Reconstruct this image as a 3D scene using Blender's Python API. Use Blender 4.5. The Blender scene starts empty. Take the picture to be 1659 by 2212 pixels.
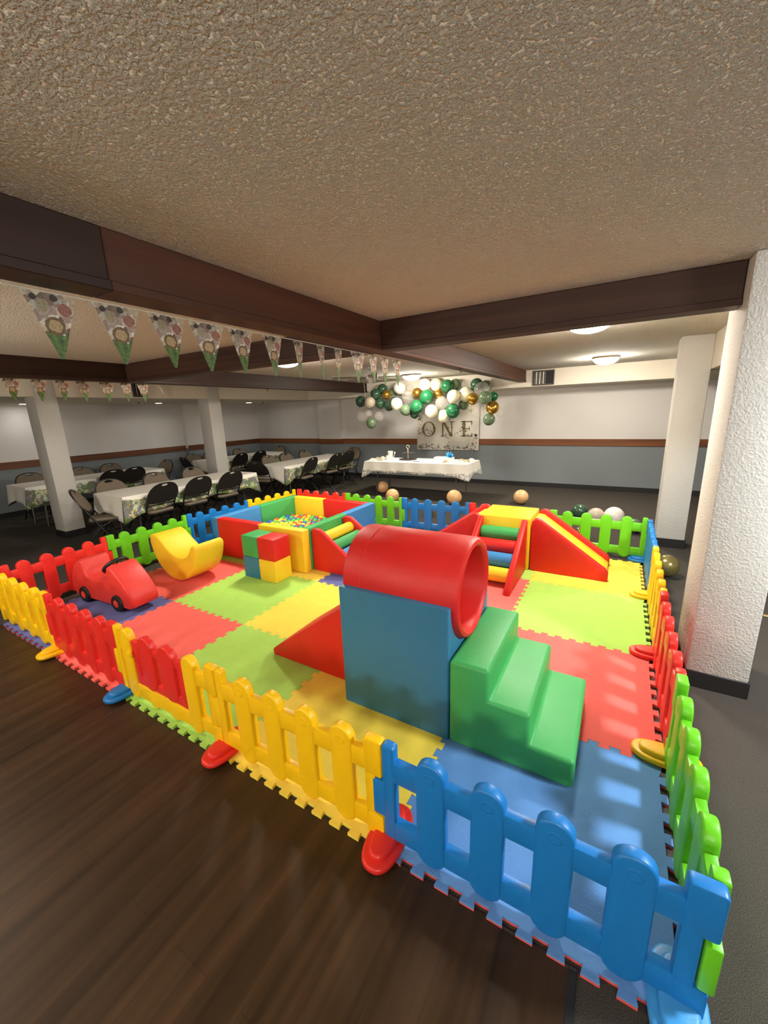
import bpy, bmesh, math, random
from mathutils import Vector, Matrix
random.seed(7)
PI = math.pi
SC = bpy.context.scene
COL = SC.collection

# ------------------------------------------------------------------ camera, world, exposure
cam_d = bpy.data.cameras.new('camera'); cam = bpy.data.objects.new('camera', cam_d); COL.objects.link(cam)
cam_d.sensor_fit = 'VERTICAL'; cam_d.sensor_height = 36.0
cam_d.lens = 860.75 / 2212 * 36.0
cam_d.clip_start = 0.02; cam_d.clip_end = 60
yaw, pitch, roll = .5359, .2448, -.0359
fw = Vector((-math.sin(yaw)*math.cos(pitch), math.cos(yaw)*math.cos(pitch), -math.sin(pitch)))
r0 = Vector((math.cos(yaw), math.sin(yaw), 0)); u0 = r0.cross(fw)
rt = math.cos(roll)*r0 + math.sin(roll)*u0; up = -math.sin(roll)*r0 + math.cos(roll)*u0
cam.matrix_world = Matrix(((rt.x, up.x, -fw.x, 4.6755), (rt.y, up.y, -fw.y, -1.0468), (rt.z, up.z, -fw.z, 1.7587), (0, 0, 0, 1)))
SC.camera = cam
world = bpy.data.worlds.new('world'); SC.world = world; world.use_nodes = True
world.node_tree.nodes['Background'].inputs[0].default_value = (.55, .6, .7, 1)
world.node_tree.nodes['Background'].inputs[1].default_value = .05
SC.view_settings.view_transform = 'Standard'; SC.view_settings.look = 'None'
SC.view_settings.gamma = 1; SC.view_settings.exposure = 2.0; SC.view_settings.use_curve_mapping = False
SC.cycles.use_denoising = True
SC.cycles.max_bounces = 10; SC.cycles.diffuse_bounces = 6; SC.cycles.transmission_bounces = 8; SC.cycles.transparent_max_bounces = 12
LAMP_WARM = (1.0, .93, .80); LAMP_COOL = (.90, .97, 1.0)
LAMP_E = 60.0; POT_E = 18.0; SIDE_E = 90.0; FILL_E = 50.0

# ------------------------------------------------------------------ materials
def lin(c): return tuple(((v/255)/12.92 if v/255 <= .04045 else ((v/255+.055)/1.055)**2.4) for v in c)
MATS = {}
def nodes(m): return m.node_tree.nodes, m.node_tree.links
def mat(name, rgb, rough=.5, bump=0, bscale=50, spec=.5, var=0, vscale=6, metal=0, trans=0, alpha=1, emit=None, es=0, coat=0, distort=0):
    if name in MATS: return MATS[name]
    m = bpy.data.materials.new(name); m.use_nodes = True; N, L = nodes(m); b = N['Principled BSDF']
    c = lin(rgb) + (1,)
    b.inputs['Base Color'].default_value = c; b.inputs['Roughness'].default_value = rough
    b.inputs['Specular IOR Level'].default_value = spec; b.inputs['Metallic'].default_value = metal
    b.inputs['Transmission Weight'].default_value = trans; b.inputs['Alpha'].default_value = alpha
    b.inputs['Coat Weight'].default_value = coat
    if emit: b.inputs['Emission Color'].default_value = emit + (1,); b.inputs['Emission Strength'].default_value = es
    tc = N.new('ShaderNodeTexCoord')
    if var:
        n = N.new('ShaderNodeTexNoise'); n.inputs['Scale'].default_value = vscale; n.inputs['Detail'].default_value = 5
        L.new(tc.outputs['Object'], n.inputs['Vector'])
        r = N.new('ShaderNodeMapRange'); r.inputs[3].default_value = 1-var; r.inputs[4].default_value = 1+var
        r.inputs[1].default_value = .3; r.inputs[2].default_value = .7
        L.new(n.outputs['Fac'], r.inputs[0])
        mx = N.new('ShaderNodeMix'); mx.data_type = 'RGBA'; mx.blend_type = 'MULTIPLY'; mx.inputs[0].default_value = 1
        mx.inputs[6].default_value = c; L.new(r.outputs[0], mx.inputs[7]); L.new(mx.outputs[2], b.inputs['Base Color'])
    if bump:
        n2 = N.new('ShaderNodeTexNoise'); n2.inputs['Scale'].default_value = bscale; n2.inputs['Detail'].default_value = 4
        n2.inputs['Distortion'].default_value = distort
        L.new(tc.outputs['Object'], n2.inputs['Vector'])
        bp = N.new('ShaderNodeBump'); bp.inputs['Strength'].default_value = bump; bp.inputs['Distance'].default_value = .01
        L.new(n2.outputs['Fac'], bp.inputs['Height']); L.new(bp.outputs['Normal'], b.inputs['Normal'])
    MATS[name] = m; return m
def ramp(N, stops, interp='LINEAR'):
    r = N.new('ShaderNodeValToRGB'); e = r.color_ramp.elements; r.color_ramp.interpolation = interp
    while len(e) < len(stops): e.new(.5)
    for k, (p, c) in zip(e, stops): k.position = p; k.color = lin(c) + (1,)
    return r

def textured_ceiling(name, rgb, scale, strength, dist, var=.06):
    m = bpy.data.materials.new(name); m.use_nodes = True; N, L = nodes(m); b = N['Principled BSDF']
    b.inputs['Roughness'].default_value = .95; b.inputs['Specular IOR Level'].default_value = .15
    tc = N.new('ShaderNodeTexCoord')
    n = N.new('ShaderNodeTexNoise'); n.inputs['Scale'].default_value = scale; n.inputs['Detail'].default_value = 3; n.inputs['Roughness'].default_value = .55
    v = N.new('ShaderNodeTexNoise'); v.inputs['Scale'].default_value = scale*.45; v.inputs['Detail'].default_value = 2
    L.new(tc.outputs['Object'], n.inputs['Vector']); L.new(tc.outputs['Object'], v.inputs['Vector'])
    mr = N.new('ShaderNodeMapRange'); mr.inputs[1].default_value = .42; mr.inputs[2].default_value = .66; L.new(n.outputs['Fac'], mr.inputs[0])
    ad = N.new('ShaderNodeMath'); ad.operation = 'ADD'; L.new(mr.outputs[0], ad.inputs[0]); L.new(v.outputs['Fac'], ad.inputs[1])
    bp = N.new('ShaderNodeBump'); bp.inputs['Strength'].default_value = strength; bp.inputs['Distance'].default_value = dist
    L.new(ad.outputs[0], bp.inputs['Height']); L.new(bp.outputs['Normal'], b.inputs['Normal'])
    c = lin(rgb)
    r = N.new('ShaderNodeValToRGB'); r.color_ramp.elements[0].color = tuple(x*(1-var*2) for x in c) + (1,); r.color_ramp.elements[1].color = tuple(min(1, x*(1+var)) for x in c) + (1,)
    L.new(mr.outputs[0], r.inputs[0]); L.new(r.outputs[0], b.inputs['Base Color'])
    return m
M_ceil = textured_ceiling('popcorn_ceiling', (250, 243, 230), 85, 1.0, .016, .05)
M_stucco = textured_ceiling('stucco_white', (204, 200, 194), 80, .4, .006, .03)
M_fascia = mat('fascia_paint', (222, 214, 198), .8, .08, 60)

def two_tone(name):
    m = bpy.data.materials.new(name); m.use_nodes = True; N, L = nodes(m); b = N['Principled BSDF']; b.inputs['Roughness'].default_value = .75
    tc = N.new('ShaderNodeTexCoord'); s = N.new('ShaderNodeSeparateXYZ'); L.new(tc.outputs['Object'], s.inputs[0])
    g = N.new('ShaderNodeMath'); g.operation = 'GREATER_THAN'; g.inputs[1].default_value = 1.0; L.new(s.outputs['Z'], g.inputs[0])
    mx = N.new('ShaderNodeMix'); mx.data_type = 'RGBA'; mx.inputs[6].default_value = lin((124, 130, 134)) + (1,); mx.inputs[7].default_value = lin((213, 209, 205)) + (1,)
    L.new(g.outputs[0], mx.inputs[0]); L.new(mx.outputs[2], b.inputs['Base Color'])
    n = N.new('ShaderNodeTexNoise'); n.inputs['Scale'].default_value = 90; L.new(tc.outputs['Object'], n.inputs['Vector'])
    bp = N.new('ShaderNodeBump'); bp.inputs['Strength'].default_value = .15; bp.inputs['Distance'].default_value = .004
    L.new(n.outputs['Fac'], bp.inputs['Height']); L.new(bp.outputs['Normal'], b.inputs['Normal'])
    return m
M_wall = two_tone('two_tone_wall_paint')

def wood(name, dark, light, axis='Y', plank=0, rough=.45, scale=3.0):
    m = bpy.data.materials.new(name); m.use_nodes = True; N, L = nodes(m); b = N['Principled BSDF']; b.inputs['Roughness'].default_value = rough
    b.inputs['Specular IOR Level'].default_value = .25
    tc = N.new('ShaderNodeTexCoord'); mp = N.new('ShaderNodeMapping')
    sc = {'X': (.25, 6, 6), 'Y': (6, .25, 6), 'Z': (6, 6, .25)}[axis]; mp.inputs['Scale'].default_value = sc
    L.new(tc.outputs['Object'], mp.inputs[0])
    n = N.new('ShaderNodeTexNoise'); n.inputs['Scale'].default_value = scale; n.inputs['Detail'].default_value = 6; n.inputs['Distortion'].default_value = .6
    L.new(mp.outputs[0], n.inputs['Vector'])
    r = ramp(N, [(.3, dark), (.7, light)]); L.new(n.outputs['Fac'], r.inputs[0])
    out = r.outputs[0]
    if plank:
        br = N.new('ShaderNodeTexBrick'); mp2 = N.new('ShaderNodeMapping'); mp2.inputs['Rotation'].default_value = (0, 0, PI/2 if axis == 'Y' else 0)
        L.new(tc.outputs['Object'], mp2.inputs[0]); L.new(mp2.outputs[0], br.inputs['Vector'])
        br.inputs['Scale'].default_value = 1; br.inputs['Brick Width'].default_value = 1.2; br.inputs['Row Height'].default_value = plank
        br.inputs['Mortar Size'].default_value = .0015; br.inputs['Color1'].default_value = (.93, .93, .93, 1); br.inputs['Color2'].default_value = (1.05, 1.05, 1.05, 1); br.inputs['Mortar'].default_value = (.7, .7, .7, 1)
        mx = N.new('ShaderNodeMix'); mx.data_type = 'RGBA'; mx.blend_type = 'MULTIPLY'; mx.inputs[0].default_value = 1
        L.new(out, mx.inputs[6]); L.new(br.outputs['Color'], mx.inputs[7]); out = mx.outputs[2]
    L.new(out, b.inputs['Base Color']); return m
M_beam = wood('dark_beam_wood', (38, 23, 17), (58, 37, 28), 'Y', 0, .5, 2)
M_beamx = wood('dark_beam_wood_cross', (46, 29, 23), (72, 48, 38), 'X', 0, .5, 2)
M_railw = wood('chair_rail_wood', (96, 56, 34), (134, 84, 52), 'X', 0, .4, 2)
M_rail_l = wood('chair_rail_wood_side', (84, 50, 34), (116, 74, 50), 'Y', 0, .4, 2)
M_floorwood = wood('dark_dance_floor_wood', (44, 30, 17), (70, 49, 30), 'Y', .16, .42, 2.5)
def carpet():
    m = bpy.data.materials.new('charcoal_carpet'); m.use_nodes = True; N, L = nodes(m); b = N['Principled BSDF']; b.inputs['Roughness'].default_value = 1; b.inputs['Specular IOR Level'].default_value = .05
    tc = N.new('ShaderNodeTexCoord'); n = N.new('ShaderNodeTexNoise'); n.inputs['Scale'].default_value = 320; n.inputs['Detail'].default_value = 3; L.new(tc.outputs['Object'], n.inputs['Vector'])
    r = ramp(N, [(.3, (50, 46, 42)), (.55, (76, 71, 65)), (.75, (102, 96, 87))]); L.new(n.outputs['Fac'], r.inputs[0])
    L.new(r.outputs[0], b.inputs['Base Color'])
    bp = N.new('ShaderNodeBump'); bp.inputs['Strength'].default_value = .6; bp.inputs['Distance'].default_value = .004; L.new(n.outputs['Fac'], bp.inputs['Height']); L.new(bp.outputs['Normal'], b.inputs['Normal'])
    return m
M_carpet = carpet()
M_black = mat('black_rubber_base', (26, 24, 24), .6)
M_darkmetal = mat('dark_vent_metal', (70, 66, 62), .5)
M_ventlight = mat('light_vent_metal', (196, 188, 172), .45)

PL = {'yellow': (246, 194, 12), 'red': (226, 44, 36), 'blue': (22, 116, 190), 'green': (104, 196, 30)}
PLM = {k: mat('molded_plastic_'+k, v, .38, .06, 220, .45) for k, v in PL.items()}
PLM['light blue'] = mat('molded_plastic_light_blue', (66, 152, 218), .38, .06, 220, .45)
VY = {'red': (208, 34, 28), 'yellow': (240, 200, 44), 'blue': (50, 116, 152), 'green': (62, 158, 84), 'sky': (58, 130, 190), 'orange': (240, 190, 36)}
VYM = {k: mat('soft_vinyl_'+k, v, .46, .10, 160, .4, .04, 5) for k, v in VY.items()}
FM = {'red': (240, 106, 98), 'lime': (168, 214, 96), 'yellow': (244, 216, 82), 'blue': (96, 144, 204), 'violet': (100, 108, 166)}
def foam(k, rgb):
    m = mat('foam_mat_'+k, rgb, .8, .22, 130, .25, .03, 12); return m
FMM = {k: foam(k, v) for k, v in FM.items()}
M_redunder = mat('foam_underside_red', (226, 84, 78), .85)
M_darkunder = mat('foam_edge_dark_red', (96, 30, 34), .9)

# ------------------------------------------------------------------ helpers
def tag(o, label=None, cat=None, group=None, kind=None):
    if label: o['label'] = label
    if cat: o['category'] = cat
    if group: o['group'] = group
    if kind: o['kind'] = kind
    return o
def empty(name, loc=(0, 0, 0), rz=0, label=None, cat=None, group=None):
    o = bpy.data.objects.new(name, None); o.empty_display_size = .1; COL.objects.link(o); o.location = loc; o.rotation_euler = (0, 0, rz)
    return tag(o, label, cat, group)
def obj(name, bm, mats, parent=None, loc=None, rz=0, smooth=True, angle=40):
    if not isinstance(mats, (list, tuple)): mats = [mats]
    bm.normal_update()
    me = bpy.data.meshes.new(name); bm.to_mesh(me); bm.free()
    for m in mats: me.materials.append(m)
    if smooth:
        for p in me.polygons: p.use_smooth = True
        me.set_sharp_from_angle(angle=math.radians(angle))
    o = bpy.data.objects.new(name, me); COL.objects.link(o)
    if parent: o.parent = parent
    if loc is not None: o.location = loc
    if rz: o.rotation_euler = (0, 0, rz)
    return o
def children(o): return [c for c in bpy.data.objects if c.parent == o]
def copy_tree(o, kids, parent=None):
    c = o.copy(); COL.objects.link(c)
    if parent: c.parent = parent
    for ch in kids.get(o.name, []): copy_tree(ch, kids, c)
    return c
def kid_map(root):
    d = {}
    def rec(o):
        d[o.name] = children(o)
        for c in d[o.name]: rec(c)
    rec(root); return d
NB = bmesh.new
def _mark(bm, n0, mi):
    bm.faces.ensure_lookup_table()
    for f in bm.faces[n0:]: f.material_index = mi
def box(bm, x0, x1, y0, y1, z0, z1, bev=0, seg=3, mi=0, M=None):
    n0 = len(bm.faces)
    t = bmesh.new()
    vs = [t.verts.new(p) for p in ((x0,y0,z0),(x1,y0,z0),(x1,y1,z0),(x0,y1,z0),(x0,y0,z1),(x1,y0,z1),(x1,y1,z1),(x0,y1,z1))]
    for f in ((3,2,1,0),(4,5,6,7),(0,1,5,4),(1,2,6,5),(2,3,7,6),(3,0,4,7)): t.faces.new([vs[i] for i in f])
    if bev: bmesh.ops.bevel(t, geom=t.edges[:], offset=bev, segments=seg, profile=.5, affect='EDGES')
    merge(bm, t, M); _mark(bm, n0, mi)
def merge(bm, t, M=None):
    if M is not None: bmesh.ops.transform(t, matrix=M, verts=t.verts[:])
    me = bpy.data.meshes.new('tmp'); t.to_mesh(me); t.free(); bm.from_mesh(me); bpy.data.meshes.remove(me)
def prism(bm, pts, a, b, plane='XY', bev=0, seg=2, mi=0, M=None, allbev=False):
    """extrude a 2D outline between a and b along the third axis"""
    n0 = len(bm.faces)
    t = bmesh.new()
    def P(p, c): return {'XY': (p[0], p[1], c), 'XZ': (p[0], c, p[1]), 'YZ': (c, p[0], p[1])}[plane]
    v0 = [t.verts.new(P(p, a)) for p in pts]; v1 = [t.verts.new(P(p, b)) for p in pts]
    n = len(pts)
    f0 = t.faces.new(v0); f1 = t.faces.new(v1[::-1])
    for i in range(n): t.faces.new((v0[i], v1[i], v1[(i+1) % n], v0[(i+1) % n]))
    bmesh.ops.recalc_face_normals(t, faces=t.faces[:])
    if bev:
        e = t.edges[:] if allbev else list(f0.edges) + list(f1.edges)
        bmesh.ops.bevel(t, geom=e, offset=bev, segments=seg, profile=.5, affect='EDGES', clamp_overlap=True)
    merge(bm, t, M); _mark(bm, n0, mi)
def ring_prism(bm, outer, inner, a, b, plane='XZ', mi=0, M=None):
    """plate with a hole; outer and inner have the same count"""
    n0 = len(bm.faces); t = bmesh.new()
    def P(p, c): return {'XY': (p[0], p[1], c), 'XZ': (p[0], c, p[1]), 'YZ': (c, p[0], p[1])}[plane]
    n = len(outer)
    A = [[t.verts.new(P(p, c)) for p in q] for q in (outer, inner) for c in (a, b)]
    oa, ob, ia, ib = A
    for i in range(n):
        j = (i+1) % n
        t.faces.new((oa[i], oa[j], ia[j], ia[i])); t.faces.new((ob[j], ob[i], ib[i], ib[j]))
        t.faces.new((oa[j], oa[i], ob[i], ob[j])); t.faces.new((ia[i], ia[j], ib[j], ib[i]))
    bmesh.ops.recalc_face_normals(t, faces=t.faces[:]); merge(bm, t, M); _mark(bm, n0, mi)
def tube(bm, pts, r, n=8, mi=0, closed=False):
    n0 = len(bm.faces); pts = [Vector(p) for p in pts]; rings = []; N = len(pts)
    ref = None
    for i, p in enumerate(pts):
        if closed: d = pts[(i+1) % N] - pts[i-1]
        else: d = pts[min(i+1, N-1)] - pts[max(i-1, 0)]
        d.normalize()
        if ref is None: ref = d.orthogonal().normalized()
        ref = (ref - d*ref.dot(d)).normalized(); s = d.cross(ref)
        rr = r[i] if isinstance(r, (list, tuple)) else r
        rings.append([bm.verts.new(p + (ref*math.cos(2*PI*k/n) + s*math.sin(2*PI*k/n))*rr) for k in range(n)])
    for i in range(N if closed else N-1):
        a, b = rings[i], rings[(i+1) % N]
        for k in range(n): bm.faces.new((a[k], a[(k+1) % n], b[(k+1) % n], b[k]))
    if not closed: bm.faces.new(rings[0][::-1]); bm.faces.new(rings[-1])
    _mark(bm, n0, mi)
def lathe(bm, prof, n=24, mi=0, M=None, cap=True):
    n0 = len(bm.faces); t = bmesh.new(); rings = []
    for r, z in prof:
        if r < 1e-5: rings.append([t.verts.new((0, 0, z))])
        else: rings.append([t.verts.new((r*math.cos(2*PI*k/n), r*math.sin(2*PI*k/n), z)) for k in range(n)])
    for a, b in zip(rings, rings[1:]):
        for k in range(n):
            k2 = (k+1) % n
            q = [a[k % len(a)], a[k2 % len(a)], b[k2 % len(b)], b[k % len(b)]]
            q = [v for i, v in enumerate(q) if v not in q[:i]]
            if len(q) > 2: t.faces.new(q)
    if cap:
        if len(rings[0]) > 2: t.faces.new(rings[0][::-1])
        if len(rings[-1]) > 2: t.faces.new(rings[-1])
    bmesh.ops.recalc_face_normals(t, faces=t.faces[:]); merge(bm, t, M); _mark(bm, n0, mi)
def sphere(bm, c, r, u=20, v=12, mi=0, sx=1, sy=1, sz=1):
    n0 = len(bm.faces); t = bmesh.new(); bmesh.ops.create_uvsphere(t, u_segments=u, v_segments=v, radius=r)
    merge(bm, t, Matrix.Translation(c) @ Matrix.Diagonal((sx, sy, sz, 1))); _mark(bm, n0, mi)
def arc(cx, cy, r, a0, a1, n): return [(cx + r*math.cos(a0+(a1-a0)*i/n), cy + r*math.sin(a0+(a1-a0)*i/n)) for i in range(n+1)]
def stadium(cx, w, z0, z1, n=10):
    r = w/2; return arc(cx, z1-r, r, 0, PI, n) + arc(cx, z0+r, r, PI, 2*PI, n)
def rrect(x0, x1, y0, y1, r, n=5):
    return arc(x1-r, y1-r, r, 0, PI/2, n) + arc(x0+r, y1-r, r, PI/2, PI, n) + arc(x0+r, y0+r, r, PI, 1.5*PI, n) + arc(x1-r, y0+r, r, 1.5*PI, 2*PI, n)
ORD = ['first', 'second', 'third', 'fourth', 'fifth', 'sixth', 'seventh', 'eighth', 'ninth', 'tenth', 'eleventh', 'twelfth', 'thirteenth', 'fourteenth']

# ------------------------------------------------------------------ the setting
ZC = 2.47; XL, XR, YF, YB = -5.63, 10.5, -5.0, 8.4
SZ = 2.155; FXL = -2.74; FYB = 7.65; FXR = 5.47
def struct(name, bm, m, label, parent=None, smooth=False):
    o = obj(name, bm, m, parent, smooth=smooth); return tag(o, label, kind='structure')
b = NB(); box(b, XL, XR, YF, YB, -.1, 0); struct('floor', b, M_carpet, 'charcoal flecked carpet floor of the hall')
b = NB(); box(b, XL, 4.69, YF, -.001, 0, .004); struct('floor_1', b, M_floorwood, 'dark brown wood dance floor in front of the play fence')
b = NB(); box(b, 4.69, 4.715, YF, -.001, 0, .006, .002, 1); struct('trim_6', b, M_black, 'thin edge strip between dark wood floor and carpet')
b = NB(); box(b, XL, XR, YF, YB, ZC, ZC+.1); struct('ceiling', b, M_ceil, 'beige popcorn textured ceiling')
b = NB(); box(b, XL-.1, XL, YF, YB, 0, ZC); struct('wall_left', b, M_wall, 'left wall, white above and blue grey below the rail')
b = NB(); box(b, XL, XR, YB, YB+.1, 0, ZC); struct('wall_back', b, M_wall, 'back wall, white above and blue grey below the rail')
b = NB(); box(b, XR, XR+.1, YF, YB, 0, ZC); struct('wall_right', b, M_wall, 'right wall of the hall, two tone paint')
b = NB(); box(b, XL, XR, YF-.1, YF, 0, ZC); struct('wall_front', b, M_wall, 'front wall of the hall behind the viewer')
# pilasters that step out of the walls
b = NB(); box(b, -2.95, -2.2, YB-.14, YB, 0, SZ); struct('wall_back_pilaster', b, M_wall, 'shallow pilaster on the back wall left of the banner')
b = NB(); box(b, XL, XL+.13, 5.75, 6.4, 0, SZ); struct('wall_left_pilaster', b, M_wall, 'shallow pilaster on the left wall')
# chair rails and baseboards
b = NB()
for x0, x1, d in ((XL, -2.95, 0), (-2.95, -2.2, .14), (-2.2, XR, 0)): box(b, x0, x1, YB-d-.025, YB-d, .93, 1.07, .004, 1)
box(b, -2.225, -2.2+.025, YB-.14, YB-.02, .93, 1.07)
struct('trim_1', b, M_railw, 'brown wooden chair rail along the back wall')
b = NB()
for y0, y1, d in ((YF, 5.75, 0), (5.75, 6.4, .13), (6.4, YB, 0)): box(b, XL+d, XL+d+.025, y0, y1, .93, 1.07, .004, 1)
struct('trim_2', b, M_rail_l, 'brown wooden chair rail along the left wall')
b = NB(); box(b, XL, -2.95, YB-.015, YB, 0, .1); box(b, -2.2, XR, YB-.015, YB, 0, .1); box(b, -2.95, -2.2, YB-.155, YB-.14, 0, .1); struct('baseboard_back', b, M_black, 'black baseboard along the back wall')
b = NB(); box(b, XL, XL+.015, YF, YB, 0, .1); struct('baseboard_left', b, M_black, 'black baseboard along the left wall')
# dropped soffits
b = NB(); box(b, XL, FXL, YF, YB, SZ, ZC); struct('ceiling_1', b, M_fascia, 'cream dropped soffit along the left side of the hall')
b = NB(); box(b, FXL, XR, FYB, YB, SZ, ZC); struct('ceiling_2', b, M_fascia, 'cream dropped soffit along the back wall')
b = NB(); box(b, FXR, XR, 2.0, FYB, 2.10, ZC); struct('ceiling_3', b, M_fascia, 'cream dropped soffit right of the pillars')
# beams
def beam(x0, x1, y0, y1, m, label, z0=2.25):
    b = NB(); box(b, x0, x1, y0, y1, z0, ZC, .006, 1)
    if x1-x0 < y1-y0: box(b, x0-.012, x1+.012, y0, y1, z0-.003, z0+.035, .004, 1)
    else: box(b, x0, x1, y0-.012, y1+.012, z0-.003, z0+.035, .004, 1)
    o = obj('ceiling_beam', b, m, smooth=False); tag(o, label, kind='structure')
M_beamr = wood('dark_beam_wood_reddish', (64, 37, 25), (88, 51, 35), 'Y', 0, .5, 2)
beam(2.80, 2.93, YF, -.10, M_beam, 'dark brown ceiling beam nearest the viewer, dark left length')
beam(2.80, 2.93, -.10, FYB, M_beamr, 'long dark brown ceiling beam running to the back soffit')
beam(2.93, 5.17, 1.94, 2.07, M_beamx, 'dark brown cross beam running to the big white pillar')
beam(-.85, 2.80, 1.94, 2.07, M_beamx, 'dark brown cross beam behind the pennants')
beam(-.98, -.85, YF, FYB, M_beam, 'dark brown ceiling beam on the left above the tables')
def pillar(x0, x1, y0, y1, label, top=ZC, m=M_stucco):
    b = NB(); box(b, x0, x1, y0, y1, 0, top, .012, 2); p = obj('pillar', b, m); tag(p, label, kind='structure')
    b = NB(); box(b, x0-.008, x1+.008, y0-.008, y1+.008, 0, .11, .004, 1); obj('baseboard', b, M_black, p)
pillar(5.17, 5.475, 1.81, 2.28, 'big white stucco pillar at the right of the play area')
pillar(5.17, 5.47, 4.80, 5.10, 'white pillar farther back on the right')
pillar(-3.08, -2.735, 1.60, 1.88, 'white pillar among the tables, nearer one on the left')
pillar(-3.08, -2.735, 4.50, 4.80, 'white pillar among the tables, farther one on the left')
# brass transition strip in the carpet at the far right
b = NB(); box(b, 5.84, 6.6, 3.11, 3.14, 0, .012, .004, 1); struct('trim_7', b, mat('brass_strip', (190, 160, 105), .4, metal=.5), 'brass strip in the carpet beyond the big pillar')

# ------------------------------------------------------------------ lamps
M_lampglass = {}
def lamp_mat(col, e):
    k = (col, e)
    if k not in M_lampglass: M_lampglass[k] = mat('lit_glass_%d' % len(M_lampglass), (255, 250, 240), .4, emit=col, es=e)
    return M_lampglass[k]
M_pan = mat('lamp_pan_metal', (170, 150, 120), .35, metal=.6)
def dome(x, y, label, col=LAMP_WARM, e=LAMP_E, z=ZC, r=.175):
    t = empty('ceiling_lamp', (x, y, z), 0, label, 'lamp', 'ceiling lamps')
    b = NB(); lathe(b, [(0, 0), (r+.02, 0), (r+.02, -.012), (r+.005, -.03), (r-.01, -.03), (0, -.025)], 32); obj('pan', b, M_pan, t)
    b = NB(); lathe(b, [(r-.002, -.031)] + [(r*math.cos(a), -.031-.085*math.sin(a)) for a in [PI/2*i/10 for i in range(1, 10)]] + [(0, -.116)], 32, cap=False); obj('glass_dome', b, lamp_mat(col, e), t)
dome(4.36, 3.02, 'glowing dome ceiling lamp behind the right cross beam, nearest one')
dome(4.37, 6.3, 'glowing dome ceiling lamp near the back soffit, right of the vent')
dome(.95, 2.95, 'glowing dome ceiling lamp seen between the pennants')
dome(1.0, 6.4, 'glowing dome ceiling lamp just above the balloon garland')
dome(6.9, .95, 'ceiling lamp right of the big pillar, out of view', LAMP_COOL, SIDE_E, ZC, .22)
def globe(x, y, label, drop=.55, r=.14, e=None):  # invented fill lights out of view, hung low to brighten ceiling and left side
    t = empty('fill_globe', (x, y, ZC), 0, label, 'lamp', 'added globe fill lights')
    b = NB(); lathe(b, [(0, 0), (.07, 0), (.06, -.025), (0, -.03)], 24); obj('canopy', b, M_pan, t)
    b = NB(); tube(b, [(0, 0, -.02), (0, 0, -drop+r*.96)], .008, 8); obj('rod', b, M_pan, t)
    b = NB(); sphere(b, (0, 0, -drop), r, 28, 18); obj('glass_globe', b, lamp_mat(LAMP_WARM, e or FILL_E), t)
globe(.4, -1.3, 'added unseen globe fill light over the dance floor, left one', e=32.0)
globe(5.4, -3.2, 'added unseen globe fill light behind the viewer, right one')
globe(2.4, -3.4, 'added unseen globe fill light behind the viewer, middle one')
for x, y, l in ((-4.72, 4.65, 'middle'), (-4.35, 7.0, 'farthest'), (-5.2, 2.3, 'nearest')):
    t = empty('recessed_light', (x, y, SZ), 0, l + ' round recessed light in the left soffit', 'lamp', 'recessed soffit lights')
    b = NB(); lathe(b, [(.09, 0), (.09, -.008), (.07, -.008), (.07, 0)], 24, cap=False); obj('trim_ring', b, M_ventlight, t)
    b = NB(); lathe(b, [(.07, -.004), (0, -.006)], 24, cap=False); obj('lens', b, lamp_mat((1, .96, .9), POT_E), t)

# vents
def vent(name_loc, label, along, w, h):
    t = empty('air_vent', name_loc, along, label, 'vent')
    b = NB(); box(b, -w/2, w/2, .004, .012, 0, h); obj('backing', b, M_black, t)
    b = NB()
    box(b, -w/2-.02, w/2+.02, -.012, .012, -.02, .005, .003, 1); box(b, -w/2-.02, w/2+.02, -.012, .012, h-.005, h+.02, .003, 1)
    box(b, -w/2-.02, -w/2+.005, -.012, .012, 0, h, .003, 1); box(b, w/2-.005, w/2+.02, -.012, .012, 0, h, .003, 1); obj('frame', b, M_darkmetal, t)
    for i in range(7):
        x = -w/2+.02+i*.032
        b = NB(); box(b, -.010, .010, -.0015, .0015, .006, h-.006, 0, 1, 0, Matrix.Translation((x, -.002, 0)) @ Matrix.Rotation(.5, 4, 'Z')); obj('slat', b, M_ventlight if i % 2 else M_darkmetal, t)
vent((3.26, FYB-.013, 2.19), 'metal louvred air vent on the back soffit beside the beam end', 0, .36, .24)
vent((FXL+.013, 3.13, 2.19), 'dark air vent on the left soffit behind the pennants', PI/2, .2, .24)
# sprinkler heads
M_spr = mat('sprinkler_metal', (60, 52, 46), .4, metal=.4)
for loc, l in (((2.87, 4.0, 2.25), 'under the long beam'), ((-.91, 4.4, 2.25), 'under the left beam'), ((-4.2, 3.9, SZ), 'in the left soffit, nearer'), ((-3.9, 7.1, SZ), 'in the left soffit, farther')):
    b = NB(); lathe(b, [(.022, 0), (.022, -.006), (.009, -.01), (.009, -.03), (.02, -.034), (.02, -.037), (0, -.037)], 12)
    o = obj('fire_sprinkler', b, M_spr, loc=loc); tag(o, 'small dark fire sprinkler head ' + l, 'sprinkler', 'fire sprinklers')

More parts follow.
